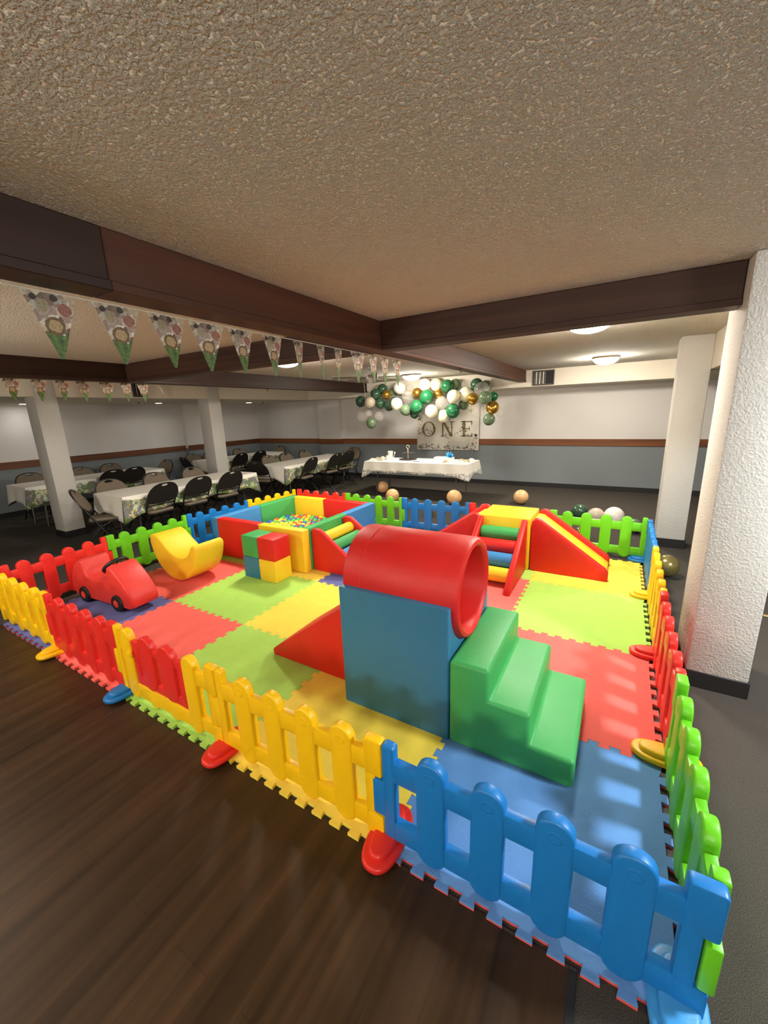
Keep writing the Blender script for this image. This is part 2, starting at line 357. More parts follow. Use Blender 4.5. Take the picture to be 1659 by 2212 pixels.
# ceiling fan
t = empty('ceiling_fan', (1.12, 4.7, ZC), .25, 'grey ceiling fan hanging behind the far pennants', 'fan')
M_fan = mat('fan_grey', (150, 148, 142), .4); M_blade = mat('fan_blade', (128, 122, 112), .45)
b = NB(); lathe(b, [(.06, 0), (.065, -.02), (.03, -.05), (.015, -.05), (.015, -.09), (0, -.09)], 20); obj('canopy', b, M_fan, t)
b = NB(); lathe(b, [(.02, -.08), (.09, -.09), (.1, -.11), (.1, -.17), (.07, -.20), (.05, -.24), (0, -.245)], 24); obj('motor', b, M_fan, t)
for k in range(5):
    b = NB(); prism(b, [(.1, -.03), (.2, -.055), (.62, -.07), (.65, -.04), (.65, .04), (.62, .07), (.2, .055), (.1, .03)], -.004, .004, 'XY', .002, 1, 0, Matrix.Rotation(.15, 4, 'X'))
    o = obj('blade', b, M_blade, t, (0, 0, -.16), 2*PI*k/5)

# ------------------------------------------------------------------ foam floor mats
D = .014; PER = .1
def teeth():
    """(t, offset) along a unit edge: dovetail tabs, alternating sides"""
    p = [(0, 0), (.032, 0)]
    for i in range(9):
        c = .1*(i+1)
        p += [(c-.0215, -D), (c-.0270, D), (c+.0270, D), (c+.0215, -D)]
    p += [(.968, 0), (1, 0)]
    return p
TE = teeth()
layout = {  # column, row
 (0,0):'violet',(1,0):'red',(2,0):'lime',(3,0):'yellow',(4,0):'blue',
 (0,1):'red',(1,1):'lime',(2,1):'yellow',(3,1):'blue',(4,1):'red',
 (0,2):'lime',(1,2):'yellow',(2,2):'violet',(3,2):'red',(4,2):'lime',
 (0,3):'yellow',(1,3):'blue',(2,3):'red',(3,3):'lime',(4,3):'yellow'}
ROWN = ['front row along the wood floor', 'second row', 'third row', 'back row']
COLN = ['leftmost', 'second from left', 'middle', 'second from right', 'rightmost']
def mat_outline(i, j, g=.0012):
    out = []
    # bottom: left->right, offset +y ; right: up, offset +x ; top reversed ; left reversed
    for t_, o in TE[:-1]: out.append((i+t_, j+o))
    for t_, o in TE[:-1]: out.append((i+1+o, j+t_))
    for t_, o in TE[::-1][:-1]: out.append((i+t_, j+1+o))
    for t_, o in TE[::-1][:-1]: out.append((i+o, j+t_))
    return out
for (i, j), c in layout.items():
    b = NB(); t = bmesh.new(); pts = mat_outline(i, j)
    # shrink a hair so the seams show
    n = len(pts); q = []
    for k in range(n):
        p0, p1, p2 = Vector(pts[k-1]), Vector(pts[k]), Vector(pts[(k+1) % n])
        d1 = (p1-p0).normalized(); d2 = (p2-p1).normalized()
        nn = Vector((-d1.y, d1.x)) + Vector((-d2.y, d2.x))
        nn = nn.normalized() if nn.length > 1e-6 else Vector((0, 0))
        q.append(p1 + nn*.0012)
    sidem = 1 if c in ('blue', 'violet') else 0
    v0 = [b.verts.new((p.x, p.y, .0005)) for p in q]; vm = [b.verts.new((p.x, p.y, .011)) for p in q]; v1 = [b.verts.new((p.x, p.y, .02)) for p in q]
    b.faces.new(v0[::-1]).material_index = sidem; b.faces.new(v1)
    for k in range(n):
        k2 = (k+1) % n
        b.faces.new((v0[k], v0[k2], vm[k2], vm[k])).material_index = sidem
        b.faces.new((vm[k], vm[k2], v1[k2], v1[k])).material_index = 0
    bmesh.ops.recalc_face_normals(b, faces=b.faces[:])
    o = obj('foam_floor_mat', b, [FMM[c], M_redunder], smooth=False)
    cn = 'violet blue' if c == 'violet' else ('lime green' if c == 'lime' else c)
    tag(o, f'{cn} interlocking foam floor mat, {ROWN[j]}, {COLN[i]} in it', 'mat', 'interlocking foam floor mats')

# ------------------------------------------------------------------ fence
FT = .021
def panel_bm():
    b = NB()
    prism(b, rrect(0, .052, .03, .515, .012, 3), -FT, FT, 'XZ', .008, 2)
    prism(b, rrect(-.048, .02, .16, .335, .008, 2), -FT+.001, FT-.001, 'XZ', .006, 2)
    prism(b, rrect(.914, .998, .345, .516, .012, 3), -FT-.0012, FT+.0012, 'XZ', .008, 2)
    prism(b, rrect(.915, .965, .032, .513, .012, 3), -FT+.0012, FT-.0012, 'XZ', .006, 2)
    prism(b, rrect(.922, .998, .03, .15, .010, 3), -FT, FT, 'XZ', .006, 2)
    for z0, z1 in ((.352, .448), (.062, .155)):
        box(b, .03, .94, -.0185, .0185, z0, z1, .007, 2)
    for k in range(4):
        x = .195+.202*k
        prism(b, stadium(x, .112, .028, .515), -FT-.002, FT+.002, 'XZ', .010, 3)
        for s in (-1, 1):
            lathe(b, [(.024, 0), (.022, .0012), (.016, .0012), (.013, 0)], 16, 0, Matrix.Translation((x, s*(FT+.002), .452)) @ Matrix.Rotation(-s*PI/2, 4, 'X'), cap=False)
    return b
def gate_frame_bm():
    b = NB()
    prism(b, rrect(0, .052, .03, .515, .012, 3), -FT, FT, 'XZ', .008, 2)
    prism(b, rrect(-.048, .02, .16, .335, .008, 2), -FT+.001, FT-.001, 'XZ', .006, 2)
    prism(b, stadium(.13, .112, .028, .515), -FT-.002, FT+.002, 'XZ', .010, 3)
    prism(b, stadium(.77, .112, .028, .515), -FT-.002, FT+.002, 'XZ', .010, 3)
    box(b, .03, .10, -.016, .016, .352, .448, .008, 2)
    box(b, .80, .95, -.016, .016, .352, .448, .008, 2); box(b, .80, .95, -.016, .016, .062, .155, .008, 2)
    prism(b, rrect(.13, .77, .05, .150, .01, 3), -FT+.0005, FT-.0005, 'XZ', .008, 2)
    for x in (.35, .56): prism(b, stadium(x, .11, .028, .14), -FT-.001, FT+.001, 'XZ', .008, 2)
    prism(b, rrect(.914, .998, .345, .516, .012, 3), -FT-.0012, FT+.0012, 'XZ', .008, 2)
    prism(b, rrect(.915, .965, .032, .513, .012, 3), -FT+.0012, FT-.0012, 'XZ', .006, 2)
    prism(b, rrect(.922, .998, .03, .15, .010, 3), -FT, FT, 'XZ', .006, 2)
    return b
def gate_door_bm():
    b = NB(); th = .016
    box(b, .19, .245, -th, th, .152, .455, .007, 2); box(b, .655, .71, -th, th, .152, .455, .007, 2)
    box(b, .191, .709, -th+.001, th-.001, .153, .215, .006, 2); box(b, .191, .709, -th+.001, th-.001, .40, .453, .006, 2)
    for x in (.345, .555): prism(b, stadium(x, .150, .151, .512), -th-.006, th+.006, 'XZ', .009, 3)
    return b
pmesh = {}
def panel_mesh(c):
    if c not in pmesh:
        o = obj('picket_fence', panel_bm(), PLM[c]); pmesh[c] = [o, False]
    return pmesh[c]
def place_panel(p, q, c, label):
    p, q = Vector(p), Vector(q); L = (q-p).length; a = math.atan2(q.y-p.y, q.x-p.x)
    e = panel_mesh(c)
    if not e[1]: o = e[0]; e[1] = True
    else:
        o = e[0].copy(); COL.objects.link(o)
    o.location = (p.x, p.y, 0); o.rotation_euler = (0, 0, a); o.scale = (L, 1, 1)
    tag(o, label, 'fence', 'plastic picket fence panels'); return o
FRONT = [(-.09, .05), (1.0, .047), (2.0, .047), (2.985, .047), (3.985, .047), (5.035, .047)]
RIGHT = [(5.022, .068), (5.03, 1.06), (5.03, 2.06), (5.04, 3.09), (5.045, 4.08)]
BACK = [(5.03, 4.12), (4.0, 4.13), (2.963, 4.15), (1.938, 4.11), (.904, 4.10), (-.12, 4.09)]
LEFT = [(-.155, 4.065), (-.24, 3.08), (-.295, 2.075), (-.235, 1.05), (-.115, .085)]
place_panel(FRONT[0], FRONT[1], 'yellow', 'yellow picket fence panel at the far left of the front side')
place_panel(FRONT[1], FRONT[2], 'red', 'red picket fence panel left of the gate on the front side')
place_panel(FRONT[3], FRONT[4], 'yellow', 'yellow picket fence panel between the gate and the blue front panel')
place_panel(FRONT[4], FRONT[5], 'blue', 'large blue picket fence panel nearest the viewer')
for k, (c, l) in enumerate((('green', 'green picket fence panel on the right side, nearest the viewer'), ('red', 'red picket fence panel on the right side beside the big pillar'), ('yellow', 'yellow picket fence panel on the right side beyond the red one'), ('blue', 'blue picket fence panel at the far end of the right side'))):
    place_panel(RIGHT[k], RIGHT[k+1], c, l)
for k, (c, l) in enumerate((('green', 'green picket fence panel at the back behind the slide'), ('red', 'red picket fence panel at the back behind the yellow climbing platform'), ('blue', 'blue picket fence panel at the back in front of the cake table'), ('green', 'green picket fence panel at the back behind the blue pit wall'), ('red', 'red picket fence panel at the back left behind the ball pit'))):
    place_panel(BACK[k], BACK[k+1], c, l)
for k, (c, l) in enumerate((('yellow', 'yellow picket fence panel on the left side behind the ball pit'), ('blue', 'blue picket fence panel on the left side left of the ball pit'), ('green', 'green picket fence panel on the left side behind the rocker'), ('red', 'red picket fence panel on the left side behind the toy car'))):
    place_panel(LEFT[k], LEFT[k+1], c, l)
p, q = Vector(FRONT[2]), Vector(FRONT[3])
g = empty('fence_gate', (p.x, p.y, 0), math.atan2(q.y-p.y, q.x-p.x), 'yellow fence gate with a red picket door in the front side', 'gate')
g.scale = ((q-p).length, 1, 1)
obj('gate_frame', gate_frame_bm(), PLM['yellow'], g)
o = obj('gate_door', gate_door_bm(), PLM['red'], g); o['label'] = 'red picket door'
b = NB(); box(b, .155, .205, -.034, -.018, .34, .385, .006, 2); obj('latch', b, PLM['yellow'], g)
def foot_bm():
    b = NB()
    def oval(rx, ry): return [(rx*math.copysign(abs(math.cos(a))**.8, math.cos(a)), ry*math.copysign(abs(math.sin(a))**.8, math.sin(a))) for a in [2*PI*i/36 for i in range(36)]]
    prism(b, oval(.078, .15), 0, .03, 'XY', .012, 3)
    prism(b, oval(.052, .118), .02, .052, 'XY', .014, 3)
    return b
foots = {}
def foot(x, y, rz, c, label):
    if c in foots: o = foots[c].copy(); COL.objects.link(o)
    else: o = obj('fence_stand', foot_bm(), PLM[c]); foots[c] = o
    o.location = (x, y, .0205); o.rotation_euler = (0, 0, rz); tag(o, label, 'fence stand', 'oval fence stands')
foot(1.0, .047, 0, 'yellow', 'yellow oval fence stand between the yellow and red front panels')
foot(2.0, .047, 0, 'blue', 'blue oval fence stand at the left post of the gate')
foot(2.99, .047, 0, 'red', 'red oval fence stand between gate and yellow front panel')
foot(3.99, .047, 0, 'red', 'red oval fence stand between yellow and blue front panels, nearest red one')
foot(4.975, .035, 0, 'light blue', 'light blue oval fence stand under the near corner of the blue panel')
foot(5.02, 1.055, PI/2, 'yellow', 'yellow oval fence stand between the green and red right panels')
foot(5.02, 2.03, PI/2, 'red', 'red oval fence stand between the red and yellow right panels')
foot(5.03, 3.06, PI/2, 'yellow', 'yellow oval fence stand between the yellow and blue right panels')
foot(5.02, 4.06, PI/2, 'blue', 'blue oval fence stand in the back right corner')

# ------------------------------------------------------------------ soft play blocks
ZM = .0205
BV = .018
# tunnel bridge block
CX, CZ, RO, RI = .965, .79, .285, .232
t = empty('tunnel_block', (3.335, .653, ZM), 0, 'tall blue soft block with a cradle under the red tunnel', 'soft block')
W = .70; WC = .322
o_ = [(0, 0), (W, 0), (W, CZ-ZM)] + [(WC + RO*math.cos(a), CZ-ZM - RO*math.sin(a)) for a in [PI*i/20 for i in range(21)]] + [(0, CZ-ZM)]
b = NB(); prism(b, o_, 0, .685, 'YZ', .014, 3); obj('cradle', b, VYM['blue'], t)
t = empty('play_tunnel', (3.335, .653+WC, CZ), 0, 'red soft play tunnel lying on the tall blue block', 'tunnel')
b = NB()
prof = [(RO-.004, .01), (RO, .03), (RO, .69), (RO-.012, .712), (RO-.03, .718), (RI+.012, .712), (RI, .69), (RI, .03), (RI+.01, .004), (RO-.02, .0)]
MX = Matrix.Rotation(PI/2, 4, 'Y')
lathe(b, prof+[prof[0]], 56, 0, MX, cap=False); bmesh.ops.remove_doubles(b, verts=b.verts[:], dist=1e-5); bmesh.ops.recalc_face_normals(b, faces=b.faces[:])
obj('tube', b, VYM['red'], t)
b = NB(); lathe(b, [(RO-.001, .115), (RO+.002, .119), (RO+.002, .125), (RO-.001, .129)], 56, 0, MX, cap=False); obj('seam_piping', b, VYM['red'], t)
# wedge left of the tunnel
b = NB(); prism(b, [(-.76, 0), (-.765, .045), (-.735, .072), (-.01, .60), (-.002, .60), (-.002, 0)], 0, .47, 'XZ', .012, 3)
o = obj('soft_ramp', b, VYM['red'], loc=(3.332, .80, ZM)); tag(o, 'red soft ramp leaning against the left end of the blue tunnel block', 'soft ramp')
# green stairs
b = NB()
prism(b, [(0, 0), (.61, 0), (.61, .152), (.405, .152), (.405, .325), (.205, .325), (.205, .497), (0, .497)], 0, .68, 'XZ', .020, 3, allbev=True)
o = obj('soft_stairs', b, VYM['green'], loc=(4.024, .648, ZM)); tag(o, 'green three step soft stairs at the open end of the red tunnel', 'soft stairs')
# colour cubes
for x, z, c, l in ((0, 0, 'blue', 'blue soft cube at lower left of the four cube stack'), (1, 0, 'yellow', 'yellow soft cube at lower right of the four cube stack'), (0, 1, 'green', 'green soft cube at upper left of the four cube stack'), (1, 1, 'red', 'red soft cube at upper right of the four cube stack')):
    b = NB(); s = .243; box(b, 0, s, 0, s, 0, s-.001, .010, 3)
    o = obj('soft_cube', b, VYM[c], loc=(1.156+x*.2445+z*.004, 1.76+z*.002, ZM+z*s)); tag(o, l, 'soft cube', 'stack of four soft cubes')
# ball pit
HP = .50
t = empty('ball_pit', (0, 0, ZM), 0, 'square soft ball pit of red, yellow, green and blue wall blocks', 'ball pit')
def wallp(x0, x1, y0, y1, c):
    b = NB(); box(b, x0+.001, x1-.001, y0+.001, y1-.001, 0, HP, .016, 3); o = obj('wall_block', b, VYM[c], t); o['label'] = c.replace('sky', 'blue') + ' wall block'
wallp(.19, .30, 2.11, 2.86, 'sky'); wallp(.19, .30, 2.86, 3.65, 'green')
wallp(.30, 1.045, 2.11, 2.225, 'red'); wallp(1.045, 1.745, 2.11, 2.225, 'yellow')
wallp(.30, .88, 3.54, 3.65, 'yellow'); wallp(.88, 1.635, 3.54, 3.65, 'red')
wallp(1.635, 1.745, 2.225, 2.97, 'green'); wallp(1.635, 1.745, 2.97, 3.65, 'sky')
b = NB(); box(b, .302, 1.633, 2.227, 3.538, 0, .145, .006, 2); obj('base_pad', b, VYM['blue'], t)
BC = {'red': (220, 44, 38), 'green': (60, 160, 70), 'yellow': (244, 200, 40), 'blue': (40, 70, 170), 'orange': (244, 150, 50)}
BCM = {k: mat('ball_plastic_'+k, v, .3, spec=.5) for k, v in BC.items()}
br = .037; protos = {}; spots = []
row = 0; y = 2.262
while y < 3.505:
    x = .336 + (.032 if row % 2 else 0)
    while x < 1.60:
        spots.append((x+random.uniform(-.001, .001), y, .0, random.random())); x += .076
    y += .066; row += 1
camv = Vector((4.6755, -1.0468, 1.7587))
def seen(p):
    d = camv - Vector(p); 
    s1 = (2.16 - p[1]) / d.y; h1 = p[2] + d.z*s1; xx = p[0] + d.x*s1
    if xx < 1.69: return h1 > .515
    s2 = (1.69 - p[0]) / d.x; return p[2] + d.z*s2 > .515
hill = lambda x, y: .0 + .075*math.exp(-((x-.78)**2/.30 + (y-3.0)**2/.22))
spots2 = []
for x, y, _, r in spots:
    layer = [.166+br]
    if hill(x, y) > .03: layer.append(.166+br+.055)
    for li, z in enumerate(layer):
        if li: spots2.append((x+.035, y+.020, z))
        else: spots2.append((x, y, z))
vis = [s for s in spots2 if seen(s)]; hid = [s for s in spots2 if not seen(s)]
vis.sort(key=lambda s: (Vector(s)-camv).length); hid = vis[280:] + hid; vis = vis[:280]
cn = list(BC)
for s in vis:
    c = random.choices(cn, (3, 4, 4, 3, 1.6))[0]
    if c not in protos:
        b = NB(); sphere(b, (0, 0, 0), br, 14, 9); o = obj('pit_ball', b, BCM[c]); protos[c] = o
    else: o = protos[c].copy(); COL.objects.link(o)
    o.location = s; tag(o, f'small {c} plastic ball in the ball pit', 'ball', f'{c} balls in the ball pit')
b = NB()
for k, s in enumerate(hid): sphere(b, s, br, 10, 7, k % 5)
o = obj('pit_ball_pile', b, [BCM[c] for c in cn]); tag(o, 'remaining plastic balls low in the ball pit behind its walls', 'balls', kind='stuff')

# roller ladders, slide, platform, ramp
M_RED, M_YEL = VYM['red'], VYM['yellow']
def roller(parent, p0, p1, r, c):
    b = NB(); d = Vector(p1)-Vector(p0); L = d.length
    lathe(b, [(0, 0), (r-.012, 0), (r, .012), (r, L-.012), (r-.012, L), (0, L)], 24, 0, Matrix.Translation(p0) @ d.to_track_quat('Z', 'Y').to_matrix().to_4x4())
    o = obj('roller', b, VYM[c], parent); o['label'] = c.replace('sky', 'blue') + ' roller'
t = empty('roller_ladder', (1.752, 2.245, ZM), 0, 'soft roller ladder with red sides leaning on the ball pit', 'soft ladder')
side = [(0, 0), (.66, 0), (.66, .07), (.63, .115), (.13, .483), (.095, .495), (.03, .495), (0, .47)]
for y0 in (0, .60):
    b = NB(); prism(b, side, y0, y0+.055, 'XZ', .012, 3); obj('side_panel', b, M_RED, t)
for x, z, c in ((.115, .375, 'yellow'), (.235, .285, 'green'), (.355, .195, 'sky'), (.475, .105, 'red')): roller(t, (x, .056, z), (x, .599, z), .064, c)
t = empty('climbing_platform', (3.375, 3.26, ZM), 0, 'yellow soft platform block between the ladder and the slide', 'soft block')
b = NB(); box(b, 0, .555, 0, .53, 0, .585, .014, 3); obj('platform', b, M_YEL, t)
t = empty('roller_ladder', (3.37, 3.255, ZM), 0, 'soft roller ladder with red sides leading up to the yellow platform', 'soft ladder')
side = [(0, 0), (-.73, 0), (-.73, .03), (-.715, .07), (-.05, .565), (-.02, .575), (0, .56)]
for x0 in (0, .475):
    b = NB(); prism(b, side, x0, x0+.06, 'YZ', .014, 3); obj('side_panel', b, M_RED, t)
for y_, z, c in ((-.085, .415, 'green'), (-.22, .315, 'red'), (-.355, .215, 'sky'), (-.49, .105, 'yellow')): roller(t, (.061, y_, z), (.474, y_, z), .074, c)
t = empty('soft_slide', (3.94, 3.27, ZM), 0, 'red and yellow soft slide running down to the right', 'slide')
side = [(0, 0), (.755, 0), (.755, .09), (.735, .125), (.09, .575), (.06, .588), (.03, .583), (0, .55)]
for y0 in (0, .46):
    b = NB(); prism(b, side, y0, y0+.065, 'XZ', .014, 3); obj('side_panel', b, M_RED, t)
b = NB(); prism(b, [(.002, 0), (.745, 0), (.745, .06), (.06, .535), (.002, .54)], .066, .459, 'XZ', .008, 2); obj('chute', b, M_YEL, t)
t = empty('soft_slide', (3.368, 3.27, ZM), 0, 'red sided soft slide running down to the left behind the tunnel', 'slide')
side = [(0, 0), (-.755, 0), (-.755, .09), (-.735, .125), (-.09, .575), (-.06, .588), (-.03, .583), (0, .55)]
for y0 in (0, .46):
    b = NB(); prism(b, side, y0, y0+.065, 'XZ', .014, 3); obj('side_panel', b, M_RED, t)
b = NB(); prism(b, [(-.002, 0), (-.745, 0), (-.745, .06), (-.06, .535), (-.002, .54)], .066, .459, 'XZ', .008, 2); obj('chute', b, M_YEL, t)

# rocker
outer = []
cx, cz, R = .545, .46, .455
for i in range(25):
    a = PI + .10 + (PI-.22)*i/24
    outer.append((cx+.415*math.cos(a), cz+R*math.sin(a)))
inner = [(.905, .455), (.87, .43), (.835, .375), (.79, .325), (.72, .29), (.65, .275), (.57, .288), (.49, .322), (.41, .375), (.34, .43), (.27, .478), (.205, .498), (.15, .485)]
b = NB(); prism(b, outer+[(.945, .44)]+inner, 0, .36, 'XZ', .018, 3)
o = obj('banana_rocker', b, VYM['yellow'], loc=(.0, 1.335, ZM+.001-.005)); o.data.transform(Matrix.Translation((-.545, 0, 0))); 
zmin = min(v.co.z for v in o.data.vertices)
o.data.transform(Matrix.Translation((0, 0, -zmin))); o.location = (.545, 1.335, ZM)
tag(o, 'yellow crescent shaped soft rocker beside the toy car', 'rocker')

# toy car
t = empty('toy_car', (.44, .745, ZM), .07, 'red soft ride-on toy car with black steering wheel', 'toy car')
body = [(-.44, .07), (-.40, .035), (.44, .035), (.49, .06), (.505, .11), (.49, .165), (.455, .225), (.40, .295), (.33, .365), (.26, .418), (.215, .435), (.185, .42), (.165, .37), (.15, .315), (.10, .29), (-.02, .275), (-.12, .27), (-.17, .285), (-.195, .33), (-.205, .405), (-.225, .435), (-.27, .44), (-.33, .41), (-.40, .34), (-.455, .25), (-.475, .16)]
b = NB(); prism(b, body, -.135, .135, 'XZ', .028, 4); obj('body', b, mat('soft_vinyl_car_red', (218, 62, 56), .42, .1, 160, .35), t)
M_tire = mat('black_tire', (24, 22, 22), .5); M_hub = mat('red_hub', (226, 70, 56), .4)
for x in (-.25, .285):
    for s in (-1, 1):
        MM = Matrix.Translation((x, s*.112, .083)) @ Matrix.Rotation(-s*PI/2, 4, 'X')
        b = NB(); lathe(b, [(.04, 0), (.07, 0), (.082, .008), (.082, .03), (.074, .044), (.04, .046), (.036, .036), (0, .036)], 28, 0, MM); w = obj('wheel', b, M_tire, t)
        b = NB(); lathe(b, [(.037, .036), (.037, .046), (.028, .05), (0, .05)], 20, 0, MM); obj('hub_cap', b, M_hub, w)
tw = []
MM = Matrix.Translation((.12, 0, .395)) @ Matrix.Rotation(-.75, 4, 'Y')
b = NB(); tube(b, [MM @ Vector((.105*math.cos(a), .105*math.sin(a), 0)) for a in [2*PI*i/32 for i in range(32)]], .017, 10, closed=True)
tube(b, [MM @ Vector((0, 0, -.04)), MM @ Vector((0, 0, .008))], .02, 10)
for a in (0, 2.1, 4.2): tube(b, [MM @ Vector((0, 0, 0)), MM @ Vector((.1*math.cos(a), .1*math.sin(a), 0))], .009, 8)
obj('steering_wheel', b, M_tire, t)

# ------------------------------------------------------------------ banquet tables, cloths, chairs
def cloth_mat(name, cake=False):
    m = bpy.data.materials.new(name); m.use_nodes = True; N, L = nodes(m); bs = N['Principled BSDF']; bs.inputs['Roughness'].default_value = .45
    tc = N.new('ShaderNodeTexCoord'); s = N.new('ShaderNodeSeparateXYZ'); L.new(tc.outputs['Object'], s.inputs[0])
    n = N.new('ShaderNodeTexNoise'); n.inputs['Scale'].default_value = 22 if not cake else 30; n.inputs['Detail'].default_value = 4; L.new(tc.outputs['Object'], n.inputs['Vector'])
    v = N.new('ShaderNodeTexVoronoi'); v.inputs['Scale'].default_value = 11 if not cake else 40; L.new(tc.outputs['Object'], v.inputs['Vector'])
    if cake: rp = ramp(N, [(0, (70, 66, 56)), (.4, (150, 146, 134)), (.55, (222, 220, 212)), (1, (235, 232, 226))])
    else: rp = ramp(N, [(0, (52, 74, 40)), (.25, (104, 134, 72)), (.4, (196, 204, 178)), (.52, (164, 140, 76)), (.64, (66, 92, 54)), (.78, (140, 122, 150)), (.9, (90, 112, 62))])
    if cake: L.new(n.outputs['Fac'], rp.inputs[0])
    else:
        sc = N.new('ShaderNodeSeparateColor'); L.new(v.outputs['Color'], sc.inputs[0])
        ma = N.new('ShaderNodeMath'); ma.operation = 'MULTIPLY_ADD'; ma.inputs[1].default_value = 1.1; ma.inputs[2].default_value = -.3; L.new(n.outputs['Fac'], ma.inputs[0])
        ad = N.new('ShaderNodeMath'); ad.operation = 'MULTIPLY_ADD'; ad.inputs[1].default_value = .75; L.new(sc.outputs[0], ad.inputs[0]); L.new(ma.outputs[0], ad.inputs[2]); L.new(ad.outputs[0], rp.inputs[0])
    # print only on the hanging skirt: threshold on height with a ragged upper border
    ng = N.new('ShaderNodeTexNoise'); ng.inputs['Scale'].default_value = 9; ng.inputs['Detail'].default_value = 5; L.new(tc.outputs['Object'], ng.inputs['Vector'])
    md = N.new('ShaderNodeMath'); md.operation = 'MULTIPLY_ADD'; md.inputs[1].default_value = .16 if not cake else .10; L.new(ng.outputs['Fac'], md.inputs[0]); L.new(s.outputs['Z'], md.inputs[2])
    mr = N.new('ShaderNodeMapRange'); top = .0 + (.02 if not cake else -.135)
    mr.inputs[1].default_value = top; mr.inputs[2].default_value = top+.012; L.new(md.outputs[0], mr.inputs[0])
    fac = mr.outputs[0]
    if not cake:   # the print is on the two long sides only
        ab = N.new('ShaderNodeMath'); ab.operation = 'ABSOLUTE'; L.new(s.outputs['Y'], ab.inputs[0])
        lt = N.new('ShaderNodeMath'); lt.operation = 'LESS_THAN'; lt.inputs[1].default_value = .386; L.new(ab.outputs[0], lt.inputs[0])
        mxx = N.new('ShaderNodeMath'); mxx.operation = 'MAXIMUM'; L.new(lt.outputs[0], mxx.inputs[0]); L.new(fac, mxx.inputs[1]); fac = mxx.outputs[0]
    mx = N.new('ShaderNodeMix'); mx.data_type = 'RGBA'; mx.inputs[7].default_value = lin((236, 232, 222)) + (1,)
    L.new(fac, mx.inputs[0]); L.new(rp.outputs[0], mx.inputs[6]); L.new(mx.outputs[2], bs.inputs['Base Color'])
    return m
M_cloth = cloth_mat('jungle_print_tablecloth'); M_cakecloth = cloth_mat('cake_tablecloth', True)
M_tabletop = mat('grey_plastic_top', (170, 168, 164), .6); M_leg = mat('grey_steel_tube', (96, 92, 88), .35, metal=.6)
def table(x, y, rz, Lx, Wy, label):
    t = empty('folding_table', (x, y, 0), rz, label, 'table', 'folding banquet tables')
    b = NB(); box(b, -Lx/2, Lx/2, -Wy/2, Wy/2, .695, .735, .008, 2); obj('table_top', b, M_tabletop, t)
    for s in (-1, 1):
        xx = s*(Lx/2-.3)
        for yy in (-.28, .28):
            b = NB(); tube(b, [(xx, yy, .695), (xx+s*.06, yy, .36), (xx+s*.08, yy, .0)], .014, 8); obj('leg', b, M_leg, t)
        b = NB(); tube(b, [(xx+s*.06, -.28, .36), (xx+s*.06, .28, .36)], .010, 8); tube(b, [(xx+s*.02, 0, .5), (xx-s*.3, 0, .695)], .008, 6); obj('brace', b, M_leg, t)
def cloth(x, y, rz, Lx, Wy, drop, m, label, seed, cornerdrop=.14, group='printed tablecloths'):
    rd = random.Random(seed); b = NB(); hx, hy = Lx/2+.006, Wy/2+.006
    nx, ny = 40, 14; per = []
    for i in range(nx): per.append((-hx+2*hx*i/nx, -hy, 0, -1))
    for i in range(ny): per.append((hx, -hy+2*hy*i/ny, 1, 0))
    for i in range(nx): per.append((hx-2*hx*i/nx, hy, 0, 1))
    for i in range(ny): per.append((-hx, hy-2*hy*i/ny, -1, 0))
    n = len(per); ph = [rd.uniform(0, 6) for _ in range(4)]
    def cornerness(px, py): return max(0, 1 - min(math.hypot(abs(px)-hx, abs(py)-hy)/.28, 1))
    rows = []
    for r in range(7):
        f = r/6; ring = []
        for k, (px, py, nx_, ny_) in enumerate(per):
            c = cornerness(px, py); s = k/n*2*PI
            wav = .5+.5*math.sin(s*17+ph[0]); wav2 = math.sin(s*9+ph[1])
            dz = f*(drop + cornerdrop*c + .018*wav2*f); out = f*(.012 + .028*wav + .03*c)
            if c > 0: nx_, ny_ = math.copysign(1, px) if abs(px) > hx-.28 and abs(abs(py)-hy) < .29 else nx_, ny_
            ring.append(b.verts.new((px+nx_*out, py+ny_*out, -dz + (0.0 if r else .0))))
        rows.append(ring)
    for a, c in zip(rows, rows[1:]):
        for k in range(n): b.faces.new((a[k], c[k], c[(k+1) % n], a[(k+1) % n]))
    b.faces.new(rows[0])
    bmesh.ops.recalc_face_normals(b, faces=b.faces[:])
    o = obj('tablecloth', b, m, loc=(x, y, .741), rz=rz, angle=60); md = o.modifiers.new('thick', 'SOLIDIFY'); md.thickness = .0025; md.offset = 1
    tag(o, label, 'tablecloth', group)
TB = [(-1.60, 2.98, 'by the near left pillar, in front'), (-4.24, 2.79, 'along the left wall, nearer one'), (-1.64, 6.18, 'in the middle of the hall behind the ball pit'), (-4.22, 6.42, 'along the left wall, farther one')]
for k, (x, y, l) in enumerate(TB):
    table(x, y, PI/2, 2.40, .78, 'long folding banquet table ' + l); cloth(x, y, PI/2, 2.40, .78, .25, M_cloth, 'jungle print tablecloth on the table ' + l, k)
table(1.06, 6.62, 0, 2.3, .76, 'long folding cake table below the banner'); cloth(1.06, 6.62, 0, 2.3, .76, .22, M_cakecloth, 'white tablecloth with small dark printed border on the cake table', 9, .12)

